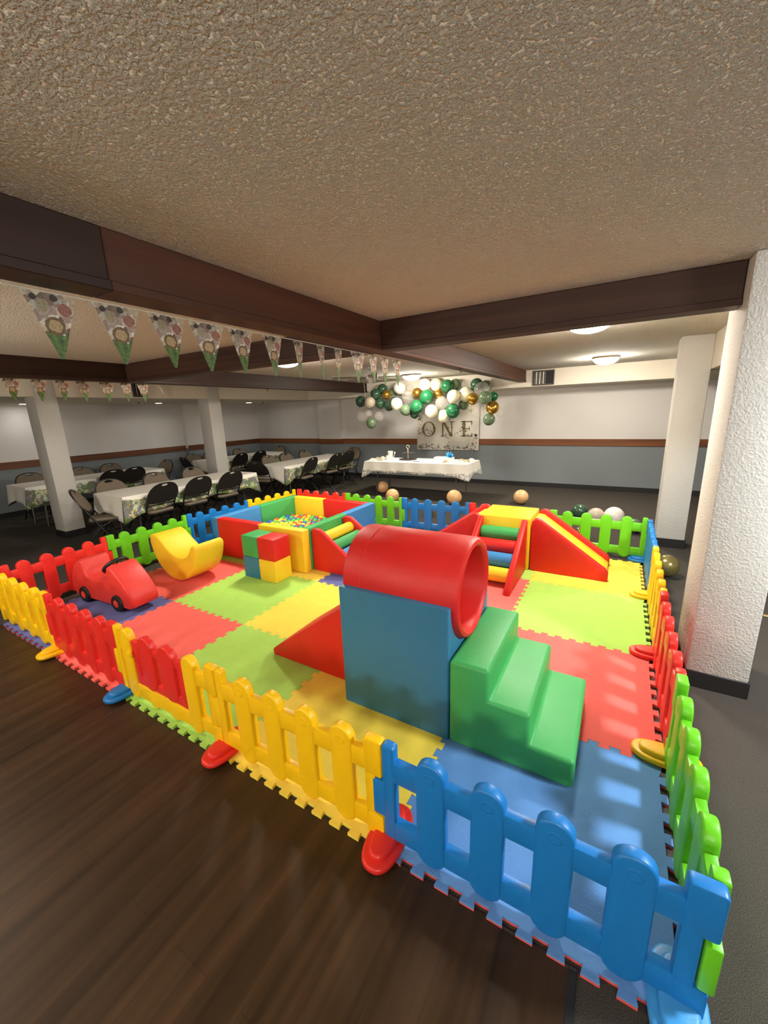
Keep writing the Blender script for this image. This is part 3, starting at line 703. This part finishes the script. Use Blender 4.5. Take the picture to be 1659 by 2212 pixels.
M_frame = mat('black_chair_steel', (22, 20, 19), .35, metal=.4); M_shell = mat('black_chair_shell', (38, 35, 32), .34); M_pad = mat('taupe_chair_fabric', (116, 104, 90), .9, .3, 300, .1, .1, 60)
def back_outline(w, h0, h1, n=30, inset=0):
    pts = []
    for i in range(n):
        a = 2*PI*i/n; c, s = math.cos(a), math.sin(a)
        x = (w/2-inset)*math.copysign(abs(c)**.75, c)
        z = (h0+.10) + ((h1-h0-.10-inset)*s if s > 0 else (.10-inset)*math.copysign(abs(s)**.55, s))
        pts.append((x, z))
    return pts
def hole(n=30, z=.845, w=.055, h=.016):
    return [(w*math.cos(2*PI*i/n), z+h*math.sin(2*PI*i/n)) for i in range(n)]
chair = empty('folding_chair', (0, 0, 0), 0, 'proto', 'chair', 'folding chairs around the banquet tables')
# local: sitter faces +y; back top at y=-.24
SH = Matrix.Identity(4); SH[1][2] = -.52; SH[1][3] = .215   # shear y by z: leaning back
b = NB(); ring_prism(b, back_outline(.49, .57, .885), hole(z=.848), -.012, .006, 'XZ', 0, SH); obj('back_shell', b, M_shell, chair)
b = NB(); ring_prism(b, back_outline(.46, .58, .872), hole(z=.845, w=.064, h=.022), .006, .024, 'XZ', 0, SH); obj('back_pad', b, M_pad, chair)
b = NB(); prism(b, rrect(-.2, .2, -.10, .30, .07, 5), .435, .47, 'XY', .014, 3); obj('seat_pad', b, M_pad, chair)
b = NB(); prism(b, rrect(-.205, .205, -.105, .305, .07, 5), .42, .436, 'XY', .004, 1); obj('seat_pan', b, M_shell, chair)
for s in (-1, 1):
    b = NB(); tube(b, [(s*.215, .215-.52*.76, .76), (s*.22, .215-.52*.6, .6), (s*.22, .215-.52*.44, .44), (s*.22, .235, .012)], .011, 8); obj('front_leg', b, M_frame, chair)
    b = NB(); tube(b, [(s*.195, .2, .43), (s*.195, .05, .36), (s*.195, -.26, .012)], .011, 8); obj('rear_leg', b, M_frame, chair)
for p_, q_ in (((-.218, .215, .07), (.218, .215, .07)), ((-.195, -.22, .06), (.195, -.22, .06)), ((-.22, .215-.52*.55, .55), (.22, .215-.52*.55, .55))):
    b = NB(); tube(b, [p_, q_], .008, 6); obj('crossbar', b, M_frame, chair)
kids = kid_map(chair); first = [True]
def put_chair(bx, by, face, label):
    """bx,by: where the top of the back stands; face: heading of the sitter"""
    if first[0]: c = chair; first[0] = False
    else: c = copy_tree(chair, kids)
    off = Vector((0, -.245, 0)); off.rotate(Matrix.Rotation(face-PI/2, 3, 'Z'))
    c.location = (bx-off.x, by-off.y, .001); c.rotation_euler = (0, 0, face-PI/2); c['label'] = label
W_, E_, N_, S_ = PI, 0, PI/2, -PI/2
nf = 'black chair with its back to the rocker at the front table, '
put_chair(-.98, 2.28, W_+.05, nf+'nearest one'); put_chair(-.98, 2.86, W_, nf+'middle one'); put_chair(-.98, 3.48, W_-.04, nf+'farthest one')
put_chair(-1.74, 1.40, 1.05, 'black chair seen edge on between near left pillar and front table')
ff = 'taupe padded folding chair just beyond the front table, '
put_chair(-2.34, 2.15, E_, ff+'left one'); put_chair(-2.34, 2.88, E_+.04, ff+'middle one'); put_chair(-2.34, 3.60, E_, ff+'right one')
bn = 'black chair back on near side of the nearer wall table, '
put_chair(-3.62, 2.88, W_, bn+'left one'); put_chair(-3.62, 3.28, W_+.05, bn+'right one')
bf = 'folding chair between left wall and the nearer wall table, '
put_chair(-5.0, 2.03, E_, bf+'left one'); put_chair(-5.0, 2.88, E_, bf+'middle one behind the pillar'); put_chair(-5.0, 3.46, E_, bf+'right one')
put_chair(-4.3, 4.38, S_+.1, 'folding chair at the far end of the nearer wall table'); put_chair(-4.35, 4.78, N_-.1, 'black folding chair at the near end of the farther wall table')
df = 'folding chair between left wall and the farther wall table, '
put_chair(-5.0, 5.46, E_, df+'left one'); put_chair(-5.0, 5.98, E_, df+'middle one'); put_chair(-5.0, 6.95, E_, df+'right one')
dn = 'black chair back on near side of the farther wall table, '
put_chair(-3.6, 5.93, W_, dn+'left one'); put_chair(-3.6, 6.56, W_, dn+'right one'); put_chair(-4.3, 8.02, S_, 'folding chair at the far end of the farther wall table')
cf = 'taupe padded folding chair just beyond the middle table, '
put_chair(-2.42, 5.62, E_, cf+'left one'); put_chair(-2.42, 6.2, E_, cf+'middle one'); put_chair(-2.42, 6.88, E_, cf+'right one')
put_chair(-1.70, 4.60, N_+.25, 'black folding chair at the near end of the middle table')
cn_ = 'black chair back on near side of the middle table, '
put_chair(-.95, 5.56, W_+.1, cn_+'left one'); put_chair(-.93, 6.40, W_, cn_+'middle one'); put_chair(-.98, 6.95, W_-.1, cn_+'right one')
put_chair(-1.46, 7.85, S_, 'grey folding chair between the middle table and the cake table')

# ------------------------------------------------------------------ buntings
def pennant_mat():
    m = bpy.data.materials.new('jungle_pennant_print'); m.use_nodes = True; N, L = nodes(m); bs = N['Principled BSDF']; bs.inputs['Roughness'].default_value = .6
    tc = N.new('ShaderNodeTexCoord'); s = N.new('ShaderNodeSeparateXYZ'); L.new(tc.outputs['Object'], s.inputs[0])
    v = N.new('ShaderNodeTexVoronoi'); v.inputs['Scale'].default_value = 42; L.new(tc.outputs['Object'], v.inputs['Vector'])
    sc = N.new('ShaderNodeSeparateColor'); L.new(v.outputs['Color'], sc.inputs[0])
    r = ramp(N, [(0, (236, 232, 222)), (.28, (198, 180, 150)), (.45, (150, 134, 116)), (.6, (226, 220, 208)), (.75, (112, 92, 72)), (.88, (176, 150, 140))], 'LINEAR'); L.new(sc.outputs[0], r.inputs[0])
    n = N.new('ShaderNodeTexNoise'); n.inputs['Scale'].default_value = 60; n.inputs['Detail'].default_value = 4; L.new(tc.outputs['Object'], n.inputs['Vector'])
    gr = ramp(N, [(.35, (58, 84, 40)), (.65, (104, 134, 66))]); L.new(n.outputs['Fac'], gr.inputs[0])
    cur = r.outputs[0]
    def mixin(mask, col_socket=None, rgb=None):
        nonlocal cur
        mx = N.new('ShaderNodeMix'); mx.data_type = 'RGBA'; L.new(mask, mx.inputs[0]); L.new(cur, mx.inputs[6])
        if col_socket: L.new(col_socket, mx.inputs[7])
        else: mx.inputs[7].default_value = lin(rgb) + (1,)
        cur = mx.outputs[2]
    def disc(cx, cz, rad, nz=.006):
        d = N.new('ShaderNodeVectorMath'); d.operation = 'DISTANCE'; d.inputs[1].default_value = (cx, 0, cz); L.new(tc.outputs['Object'], d.inputs[0])
        a = N.new('ShaderNodeMath'); a.operation = 'MULTIPLY_ADD'; a.inputs[1].default_value = nz*2; L.new(n.outputs['Fac'], a.inputs[0]); L.new(d.outputs['Value'], a.inputs[2])
        l = N.new('ShaderNodeMath'); l.operation = 'LESS_THAN'; l.inputs[1].default_value = rad+nz; L.new(a.outputs[0], l.inputs[0]); return l.outputs[0]
    zz = N.new('ShaderNodeMath'); zz.operation = 'MULTIPLY_ADD'; zz.inputs[1].default_value = .05; L.new(n.outputs['Fac'], zz.inputs[0]); L.new(s.outputs['Z'], zz.inputs[2])
    low = N.new('ShaderNodeMath'); low.operation = 'LESS_THAN'; low.inputs[1].default_value = -.118; L.new(zz.outputs[0], low.inputs[0])
    mixin(low.outputs[0], gr.outputs[0])
    mixin(disc(.042, -.055, .024), rgb=(158, 106, 90)); mixin(disc(-.03, -.045, .022), rgb=(160, 148, 120))
    mixin(disc(0, -.118, .034), rgb=(118, 94, 60)); mixin(disc(0, -.118, .023), rgb=(184, 158, 116)); mixin(disc(-.055, -.02, .012), rgb=(60, 52, 44)); mixin(disc(.01, -.015, .013), rgb=(70, 60, 50)); mixin(disc(.055, -.11, .01), rgb=(236, 232, 222))
    mm = N.new('ShaderNodeMapRange'); mm.inputs[1].default_value = .3; mm.inputs[2].default_value = .65; mm.inputs[3].default_value = .62; mm.inputs[4].default_value = 1.08; n9 = N.new('ShaderNodeTexNoise'); n9.inputs['Scale'].default_value = 110; n9.inputs['Detail'].default_value = 5; L.new(tc.outputs['Object'], n9.inputs['Vector']); L.new(n9.outputs['Fac'], mm.inputs[0])
    mz = N.new('ShaderNodeMix'); mz.data_type = 'RGBA'; mz.blend_type = 'MULTIPLY'; mz.inputs[0].default_value = 1; L.new(cur, mz.inputs[6]); L.new(mm.outputs[0], mz.inputs[7])
    L.new(mz.outputs[2], bs.inputs['Base Color'])
    return m
M_pen = pennant_mat(); M_cord = mat('pale_cord', (214, 206, 190), .7)
def pennant(parent, rz, w, h, loc, tilt, proto=[None]):
    if proto[0] is None:
        b = NB(); n = 6
        pts = [(-.09, 0), (.09, 0), (.008, -.24), (-.004, -.24)]
        prism(b, pts, -.0006, .0006, 'XZ'); o = obj('pennant', b, M_pen, parent, smooth=False); proto[0] = o
    else: o = proto[0].copy(); COL.objects.link(o); o.parent = parent
    o.location = loc; o.rotation_euler = (tilt, 0, rz); o.scale = (w/.18, 1, h/.24)
def sy(y0, k=1.056): return -1.0468+(y0+1.0468)*k
t = empty('pennant_bunting', (2.775, 0, 2.235), 0, 'string of jungle print pennants along the long dark beam', 'bunting', 'pennant buntings')
F1 = [(-.37, -.21), (-.15, .02), (.06, .23), (.26, .44), (.48, .63), (.70, .87), (.93, 1.08), (1.16, 1.29), (1.35, 1.50), (1.58, 1.77), (1.82, 1.96), (2.01, 2.16), (2.22, 2.37)]
b = NB(); tube(b, [(0, sy(-.42)+.0, .004)] + [(0, sy(a), .003) for p in F1 for a in p] + [(0, sy(2.45), .004)], .003, 6); obj('cord', b, M_cord, t)
rd = random.Random(3)
for i, (a, c) in enumerate(F1):
    tw = rd.uniform(-.12, .12) + (.25 if i in (6, 7, 8) else 0); pennant(t, PI/2+tw, (sy(c)-sy(a))*1.02, .232, (0, (sy(a)+sy(c))/2, 0), rd.uniform(-.06, .06))
t = empty('pennant_bunting', (-1.0, 0, 2.255), 0, 'shorter string of jungle print pennants along the left beam', 'bunting', 'pennant buntings')
F2 = [(.16, .32), (.38, .54), (.61, .77), (.84, .99), (1.05, 1.20), (1.24, 1.40), (1.48, 1.65), (1.71, 1.86), (1.91, 2.07)]
b = NB(); tube(b, [(0, sy(.1, 1.072), .004)] + [(0, sy(a, 1.072), .003) for p in F2 for a in p] + [(0, sy(2.16, 1.072), -.01), (0, sy(2.22, 1.072), -.05), (0, sy(2.25, 1.072), -.13)], .003, 6); obj('cord', b, M_cord, t)
for i, (a, c) in enumerate(F2): pennant(t, PI/2+rd.uniform(-.15, .15), (sy(c, 1.072)-sy(a, 1.072))*1.0, .24, (0, (sy(a, 1.072)+sy(c, 1.072))/2, 0), rd.uniform(-.08, .08))

# ------------------------------------------------------------------ balloons
BM_ = {'D': mat('balloon_dark_green', (52, 84, 62), .22, spec=.5, coat=.3), 'E': mat('balloon_emerald', (28, 98, 58), .2, spec=.5, coat=.3), 'S': mat('balloon_sage', (98, 118, 88), .22, coat=.3),
       'C': mat('balloon_cream', (232, 226, 196), .3, coat=.2), 'W': mat('balloon_pearl', (226, 218, 210), .28, coat=.3), 'B': mat('balloon_beige', (190, 174, 154), .3, coat=.2),
       'G': mat('balloon_gold', (196, 152, 62), .22, metal=.85), 'T': mat('balloon_clear', (236, 230, 220), .06, alpha=.17, spec=.8), 'P': mat('balloon_peach', (226, 178, 124), .3, coat=.3), 'O': mat('balloon_olive_gold', (150, 138, 84), .2, metal=.6)}
BN = {'D': 'dark green', 'E': 'emerald green', 'S': 'sage green', 'C': 'cream', 'W': 'pearl white', 'B': 'beige', 'G': 'metallic gold', 'T': 'clear', 'P': 'peach', 'O': 'olive gold'}
bprot = {}
def balloon(x, y, z, r, c, label, rx=0, ry=0, group=None):
    if c in bprot: o = bprot[c].copy(); COL.objects.link(o)
    else:
        b = NB(); lathe(b, [(0, 1.0)] + [(math.sin(a)*(1-.06*max(0, -math.cos(a))), math.cos(a)*(1.0 if math.cos(a) > 0 else 1.08)) for a in [PI*i/20 for i in range(1, 19)]] + [(.05, -1.09), (.035, -1.13), (.07, -1.18), (0, -1.17)], 28)
        o = obj('balloon', b, BM_[c]); bprot[c] = o
    o.location = (x, y, z); o.scale = (r, r, r); o.rotation_euler = (rx, ry, random.uniform(0, 6)); tag(o, label, 'balloon', group)
GAR = [(-0.868, 7.4, 2.037, 0.129, 'D'), (-0.839, 7.4, 1.699, 0.144, 'T'), (-0.544, 7.22, 1.753, 0.08, 'T'), (-0.492, 7.22, 2.001, 0.128, 'B'), (-0.477, 7.22, 1.525, 0.122, 'S'), (-0.419, 7.38, 2.184, 0.126, 'D'), (-0.361, 7.4, 1.673, 0.114, 'T'), (-0.321, 7.393, 1.969, 0.119, 'D'), (-0.313, 7.52, 2.297, 0.12, 'D'), (-0.135, 7.388, 2.156, 0.105, 'G'), (-0.075, 7.4, 1.915, 0.125, 'D'), (-0.027, 7.53, 2.205, 0.112, 'S'), (0.21, 7.4, 2.287, 0.141, 'W'), (0.216, 7.22, 1.941, 0.137, 'C'), (0.399, 7.55, 2.293, 0.083, 'T'), (0.412, 7.4, 2.08, 0.146, 'T'), (0.441, 7.22, 1.798, 0.126, 'S'), (0.575, 7.4, 1.717, 0.114, 'D'), (0.652, 7.4, 2.153, 0.112, 'G'), (0.72, 7.22, 1.855, 0.154, 'E'), (0.865, 7.358, 2.312, 0.14, 'W'), (0.954, 7.256, 2.058, 0.157, 'E'), (1.065, 7.5, 2.312, 0.141, 'C'), (1.074, 7.22, 1.748, 0.142, 'C'), (1.163, 7.4, 2.103, 0.097, 'G'), (1.281, 7.4, 1.637, 0.139, 'C'), (1.308, 7.22, 1.92, 0.136, 'T'), (1.382, 7.352, 2.256, 0.135, 'E'), (1.505, 7.52, 2.286, 0.119, 'S'), (1.567, 7.22, 1.738, 0.151, 'E'), (1.597, 7.168, 2.031, 0.137, 'C'), (1.718, 7.434, 1.862, 0.107, 'S'), (1.746, 7.53, 2.27, 0.111, 'T'), (1.809, 7.339, 2.068, 0.149, 'C'), (1.842, 7.55, 1.817, 0.099, 'C'), (2.024, 7.105, 1.966, 0.115, 'G'), (2.014, 7.393, 2.247, 0.129, 'D'), (2.06, 7.4, 1.731, 0.148, 'T'), (2.172, 7.228, 2.134, 0.153, 'T'), (2.166, 7.52, 2.21, 0.12, 'S'), (2.294, 7.061, 1.974, 0.124, 'S'), (2.334, 7.238, 1.548, 0.121, 'S'), (2.367, 7.4, 1.997, 0.093, 'E'), (2.405, 7.202, 1.777, 0.13, 'G'), (2.502, 7.4, 1.672, 0.085, 'T')]
cnt = {}
for x, y, z, r, c in GAR:
    k = cnt.get(c, 0); cnt[c] = k+1
    tot = sum(1 for g_ in GAR if g_[4] == c)
    l = f'{BN[c]} balloon of the ceiling garland' + (f', {ORD[k]} of that colour from the left' if tot > 1 else '')
    balloon(x, y-.03, z, r, c, l, random.uniform(-.5, .5)+.3, random.uniform(-.6, .6), 'balloons of the ceiling garland')
b = NB(); tube(b, [(-.75, 7.36, ZC), (-.72, 7.36, 2.12), (-.3, 7.36, 2.07), (.1, 7.36, 2.12), (.6, 7.36, 2.0), (1.15, 7.36, 1.95), (1.28, 7.37, 1.765), (1.45, 7.36, 1.95), (1.7, 7.36, 2.2), (2.1, 7.36, 2.0), (2.3, 7.36, 2.2), (2.32, 7.36, ZC)], .004, 6)
o = obj('garland_cord', b, M_cord); tag(o, 'thin cord holding the balloon garland below the ceiling', 'cord')
for x, y, r, c, l in ((.18, 6.5, .135, 'P', 'peach balloon on the floor under the left end of the cake table'), (.83, 5.78, .135, 'P', 'peach balloon on the floor behind the back green fence panel'), (2.03, 6.05, .14, 'P', 'peach balloon on the floor behind the back blue fence panel'), (3.17, 6.52, .135, 'P', 'peach balloon on the floor right of the cake table'),
        (.78, 4.75, .12, 'C', 'cream balloon seen through the back green fence panel'), (1.95, 5.05, .09, 'O', 'small gold balloon seen through the back blue fence panel'), (3.0, 5.35, .11, 'D', 'dark green balloon behind the back red fence panel'),
        (4.22, 5.84, .115, 'D', 'dark green balloon on the floor behind the green panel by the slide'), (4.46, 5.62, .12, 'B', 'beige balloon on the floor behind the green panel, left of two pale ones'), (4.70, 5.60, .14, 'W', 'pearl balloon on the floor behind the green panel, right of two pale ones'),
        (4.95, 5.3, .1, 'S', 'sage balloon on the floor in front of the far right pillar'), (4.35, 4.75, .09, 'O', 'small olive gold balloon low behind the green panel'), (5.21, 3.74, .115, 'O', 'olive gold balloon on the carpet outside the right fence')):
    balloon(x, y, r*1.0+.003, r, c, l, 1.35, 0, 'balloons on the floor')

# ------------------------------------------------------------------ banner
t = empty('birthday_banner', (.965, YB-.034, .80), 0, 'grey white ONE birthday banner on the back wall', 'banner')
M_ban = mat('banner_sheet', (206, 200, 188), .5, var=.05, vscale=4)
BW = 1.62; BH = 1.02
b = NB()
for i in range(24):
    x0, x1 = -BW/2+BW*i/24, -BW/2+BW*(i+1)/24
    f = lambda x: -.006*math.sin(x*9)
    vs = [b.verts.new((x, f(x)+d, z)) for x in (x0, x1) for z in (0, BH) for d in (0, .0015)]
    for q in ((0, 2, 6, 4), (1, 5, 7, 3), (0, 4, 5, 1), (2, 3, 7, 6)): b.faces.new([vs[k] for k in q])
bmesh.ops.remove_doubles(b, verts=b.verts[:], dist=1e-5); bmesh.ops.recalc_face_normals(b, faces=b.faces[:]); obj('sheet', b, M_ban, t)
M_let = mat('banner_letter_brown', (112, 92, 60), .6, var=.25, vscale=30); M_leaf = mat('banner_leaf_dark', (66, 66, 54), .6, var=.2, vscale=20); M_leaf2 = mat('banner_leaf_tan', (142, 118, 80), .6)
def letter(name, parts):
    b = NB()
    for p in parts:
        if p[0] == 'ring': ring_prism(b, [(p[1]+p[3]*math.cos(a), p[2]+p[4]*math.sin(a)) for a in [2*PI*i/32 for i in range(32)]], [(p[1]+(p[3]-p[5])*math.cos(a), p[2]+(p[4]-p[6])*math.sin(a)) for a in [2*PI*i/32 for i in range(32)]], -.0085, -.0075)
        else: prism(b, p[1], -.0085, -.0075, 'XZ')
    o = obj(name, b, M_let, t, smooth=False)
Rq = lambda x0, x1, z0, z1: ('poly', [(x0, z0), (x1, z0), (x1, z1), (x0, z1)])
LZ, LH = .33, .36
letter('letter', [('ring', -.48, LZ+LH/2, .185, .185, .055, .02)])
letter('letter', [Rq(-.12, -.085, LZ, LZ+LH), Rq(.115, .145, LZ, LZ+LH), ('poly', [(-.12, LZ+LH), (-.05, LZ+LH), (.145, LZ), (.095, LZ)]), Rq(-.16, -.05, LZ, LZ+.02), Rq(-.17, -.08, LZ+LH-.02, LZ+LH), Rq(.07, .2, LZ+LH-.02, LZ+LH)])
letter('letter', [Rq(.41, .47, LZ, LZ+LH), Rq(.36, .65, LZ, LZ+.022), Rq(.36, .64, LZ+LH-.022, LZ+LH), Rq(.44, .58, LZ+LH/2-.01, LZ+LH/2+.012), Rq(.63, .65, LZ, LZ+.08), Rq(.62, .64, LZ+LH-.09, LZ+LH), Rq(.565, .58, LZ+LH/2-.045, LZ+LH/2+.045)])
# small script fragment above the letters (ends of "ld")
b = NB()
tube(b, [(-.02, -.0085, .80), (-.025, -.0085, .76), (.0, -.0085, .735), (.02, -.0085, .75)], .007, 5); tube(b, [(.05, -.0085, .775), (.035, -.0085, .76), (.04, -.0085, .74), (.065, -.0085, .74), (.085, -.0085, .765)], .007, 5); tube(b, [(.105, -.0085, .84), (.088, -.0085, .78), (.085, -.0085, .74), (.105, -.0085, .732)], .008, 5)
obj('script_lettering', b, M_leaf, t)
b = NB(); rd = random.Random(5)
def leaf(x, z, s, a, mi):
    pts = [(0, 0), (.25*s, .16*s), (.6*s, .17*s), (s, 0), (.6*s, -.17*s), (.25*s, -.16*s)]
    prism(b, [(x+p*math.cos(a)-q*math.sin(a), z+p*math.sin(a)+q*math.cos(a)) for p, q in pts], -.0090, -.0082, 'XZ', mi=mi)
for k in range(95):
    x = rd.uniform(-BW/2+.04, BW/2-.06); leaf(x, .03+abs(rd.gauss(0, .05))+(.08 if x > .5 and rd.random() < .4 else 0), rd.uniform(.03, .065), rd.uniform(0, 6.28), rd.choice((0, 0, 1)))
for cx_, cz_, sp, n in ((-.62, .50, .09, 26), (-.36, .42, .06, 12), (.04, .44, .07, 18), (.40, .48, .08, 24), (.73, .32, .05, 14), (-.72, .80, .06, 22)):
    for k in range(n): leaf(min(.74, max(-.76, cx_+rd.gauss(0, sp))), cz_+rd.gauss(0, sp), rd.uniform(.03, .06), rd.uniform(0, 6.28), rd.choice((0, 0, 1)))
obj('leaf_print', b, [M_leaf, M_leaf2], t, smooth=False)

# ------------------------------------------------------------------ things on the cake table
TZ = .7445
M_white = mat('white_paper', (232, 228, 216), .6); M_cardb = mat('printed_card', (188, 176, 150), .6, var=.4, vscale=30); M_darkp = mat('dark_card', (58, 52, 46), .5)
b = NB(); lathe(b, [(.042, 0), (.05, .01), (.058, .19), (.054, .19), (.046, .012), (0, .01)], 20); tag(obj('paper_cup', b, M_white, loc=(.36, 6.58, TZ)), 'tall white cup at the left of the cake table', 'cup')
b = NB(); lathe(b, [(.03, 0), (.036, .11), (.033, .11), (.028, .006), (0, .006)], 16); tag(obj('utensil_cup', b, M_white, loc=(.38, 6.43, TZ)), 'small white cup in front of the tall cup', 'cup')
b = NB(); tube(b, [(.46, 6.52, TZ+.006), (.50, 6.52, TZ+.15)], .007, 6); sphere(b, (.503, 6.52, TZ+.165), .02, 10, 6, sy=.4); o = obj('serving_spoon', b, M_white); tag(o, 'white serving spoon leaning beside the cups', 'spoon')
t = empty('cake_stand', (.72, 6.72, TZ), 0, 'two tier dark cake stand with a ring handle', 'cake stand')
b = NB(); lathe(b, [(.04, 0), (.19, .01), (.2, .02), (.03, .016), (0, .016)], 28); obj('lower_tray', b, M_darkp, t)
b = NB(); lathe(b, [(.03, .13), (.13, .138), (.14, .148), (.02, .144), (0, .144)], 28); obj('upper_tray', b, M_darkp, t)
b = NB(); tube(b, [(0, 0, .01), (0, 0, .24)], .012, 8); tube(b, [(.035*math.cos(a), 0, .275+.035*math.sin(a)) for a in [2*PI*i/16 for i in range(16)]], .006, 6, closed=True); obj('post', b, mat('pale_stand_post', (196, 186, 164), .4), t)
def favour(x, y, rz, s, label):
    b = NB(); prism(b, [(-.075, -.03), (.075, -.04), (.06, .045), (0, .07), (-.06, .05)], 0, .022, 'XY', .008, 2); prism(b, [(-.04, -.02), (.05, -.025), (.03, .03), (-.03, .035)], .018, .045, 'XY', .008, 2)
    o = obj('favour_packet', b, M_cardb if s else M_white, loc=(x, y, TZ), rz=rz); tag(o, label, 'packet', 'favour packets on the cake table')
ls = [(.0, 6.42), (.02, 6.60), (.04, 6.78), (.18, 6.45), (.2, 6.65), (.21, 6.86)]
for k, (x, y) in enumerate(ls): favour(x, y, rd.uniform(-.6, .6), k % 2, f'favour packet at left end of the cake table, {ORD[k]} of six from the left')
rs = [(1.72, 6.40), (1.86, 6.5), (1.93, 6.72), (2.03, 6.42), (2.07, 6.63), (2.1, 6.86)]
for k, (x, y) in enumerate(rs): favour(x, y, rd.uniform(-.6, .6), (k+1) % 2, f'favour packet at right end of the cake table, {ORD[k]} of six from the left')
for k in range(3):
    b = NB(); box(b, -.13, .13, -.09, .09, 0, .024, .004, 1); tag(obj('flat_box', b, M_white, loc=(1.46+.008*k, 6.75, TZ+.0245*k), rz=.05*k), ['bottom', 'middle', 'top'][k] + ' flat white box of the stack left of the blue bow', 'box', 'stack of flat white boxes')
t = empty('gift_box', (1.68, 6.74, TZ), .2, 'small white gift box topped by a spiky blue bow', 'gift')
b = NB(); box(b, -.08, .08, -.07, .07, 0, .07, .004, 1); obj('box', b, M_white, t)
b = NB()
for k in range(34):
    a = rd.uniform(0, 2*PI); e = rd.uniform(.05, 1.35); L_ = rd.uniform(.07, .13)
    d = Vector((math.cos(a)*math.cos(e), math.sin(a)*math.cos(e), math.sin(e))); sd = d.orthogonal().normalized()
    p0 = Vector((0, 0, .072)); w = .018
    vs = [b.verts.new(p0+d*L_*f+sd*w*g_+Vector((0, 0, .0))) for f, g_ in ((0, .3), (.6, 1), (1, .1), (1, -.1), (.6, -1), (0, -.3))]; b.faces.new(vs)
o = obj('bow', b, mat('blue_ribbon', (50, 160, 214), .35), t); o['label'] = 'spiky blue bow'; md = o.modifiers.new('thick', 'SOLIDIFY'); md.thickness = .002
for k, x in enumerate((.9, 1.05, 1.2)):
    b = NB(); prism(b, rrect(-.06, .06, -.04, .04, .01, 3), 0, .006, 'XY', .002, 1); tag(obj('place_card', b, M_darkp if k == 1 else M_white, loc=(x, 6.42+.03*k, TZ), rz=.2*k), ['left pale', 'middle dark', 'right pale'][k] + ' card lying at the front of the cake table', 'card', 'cards on the cake table')
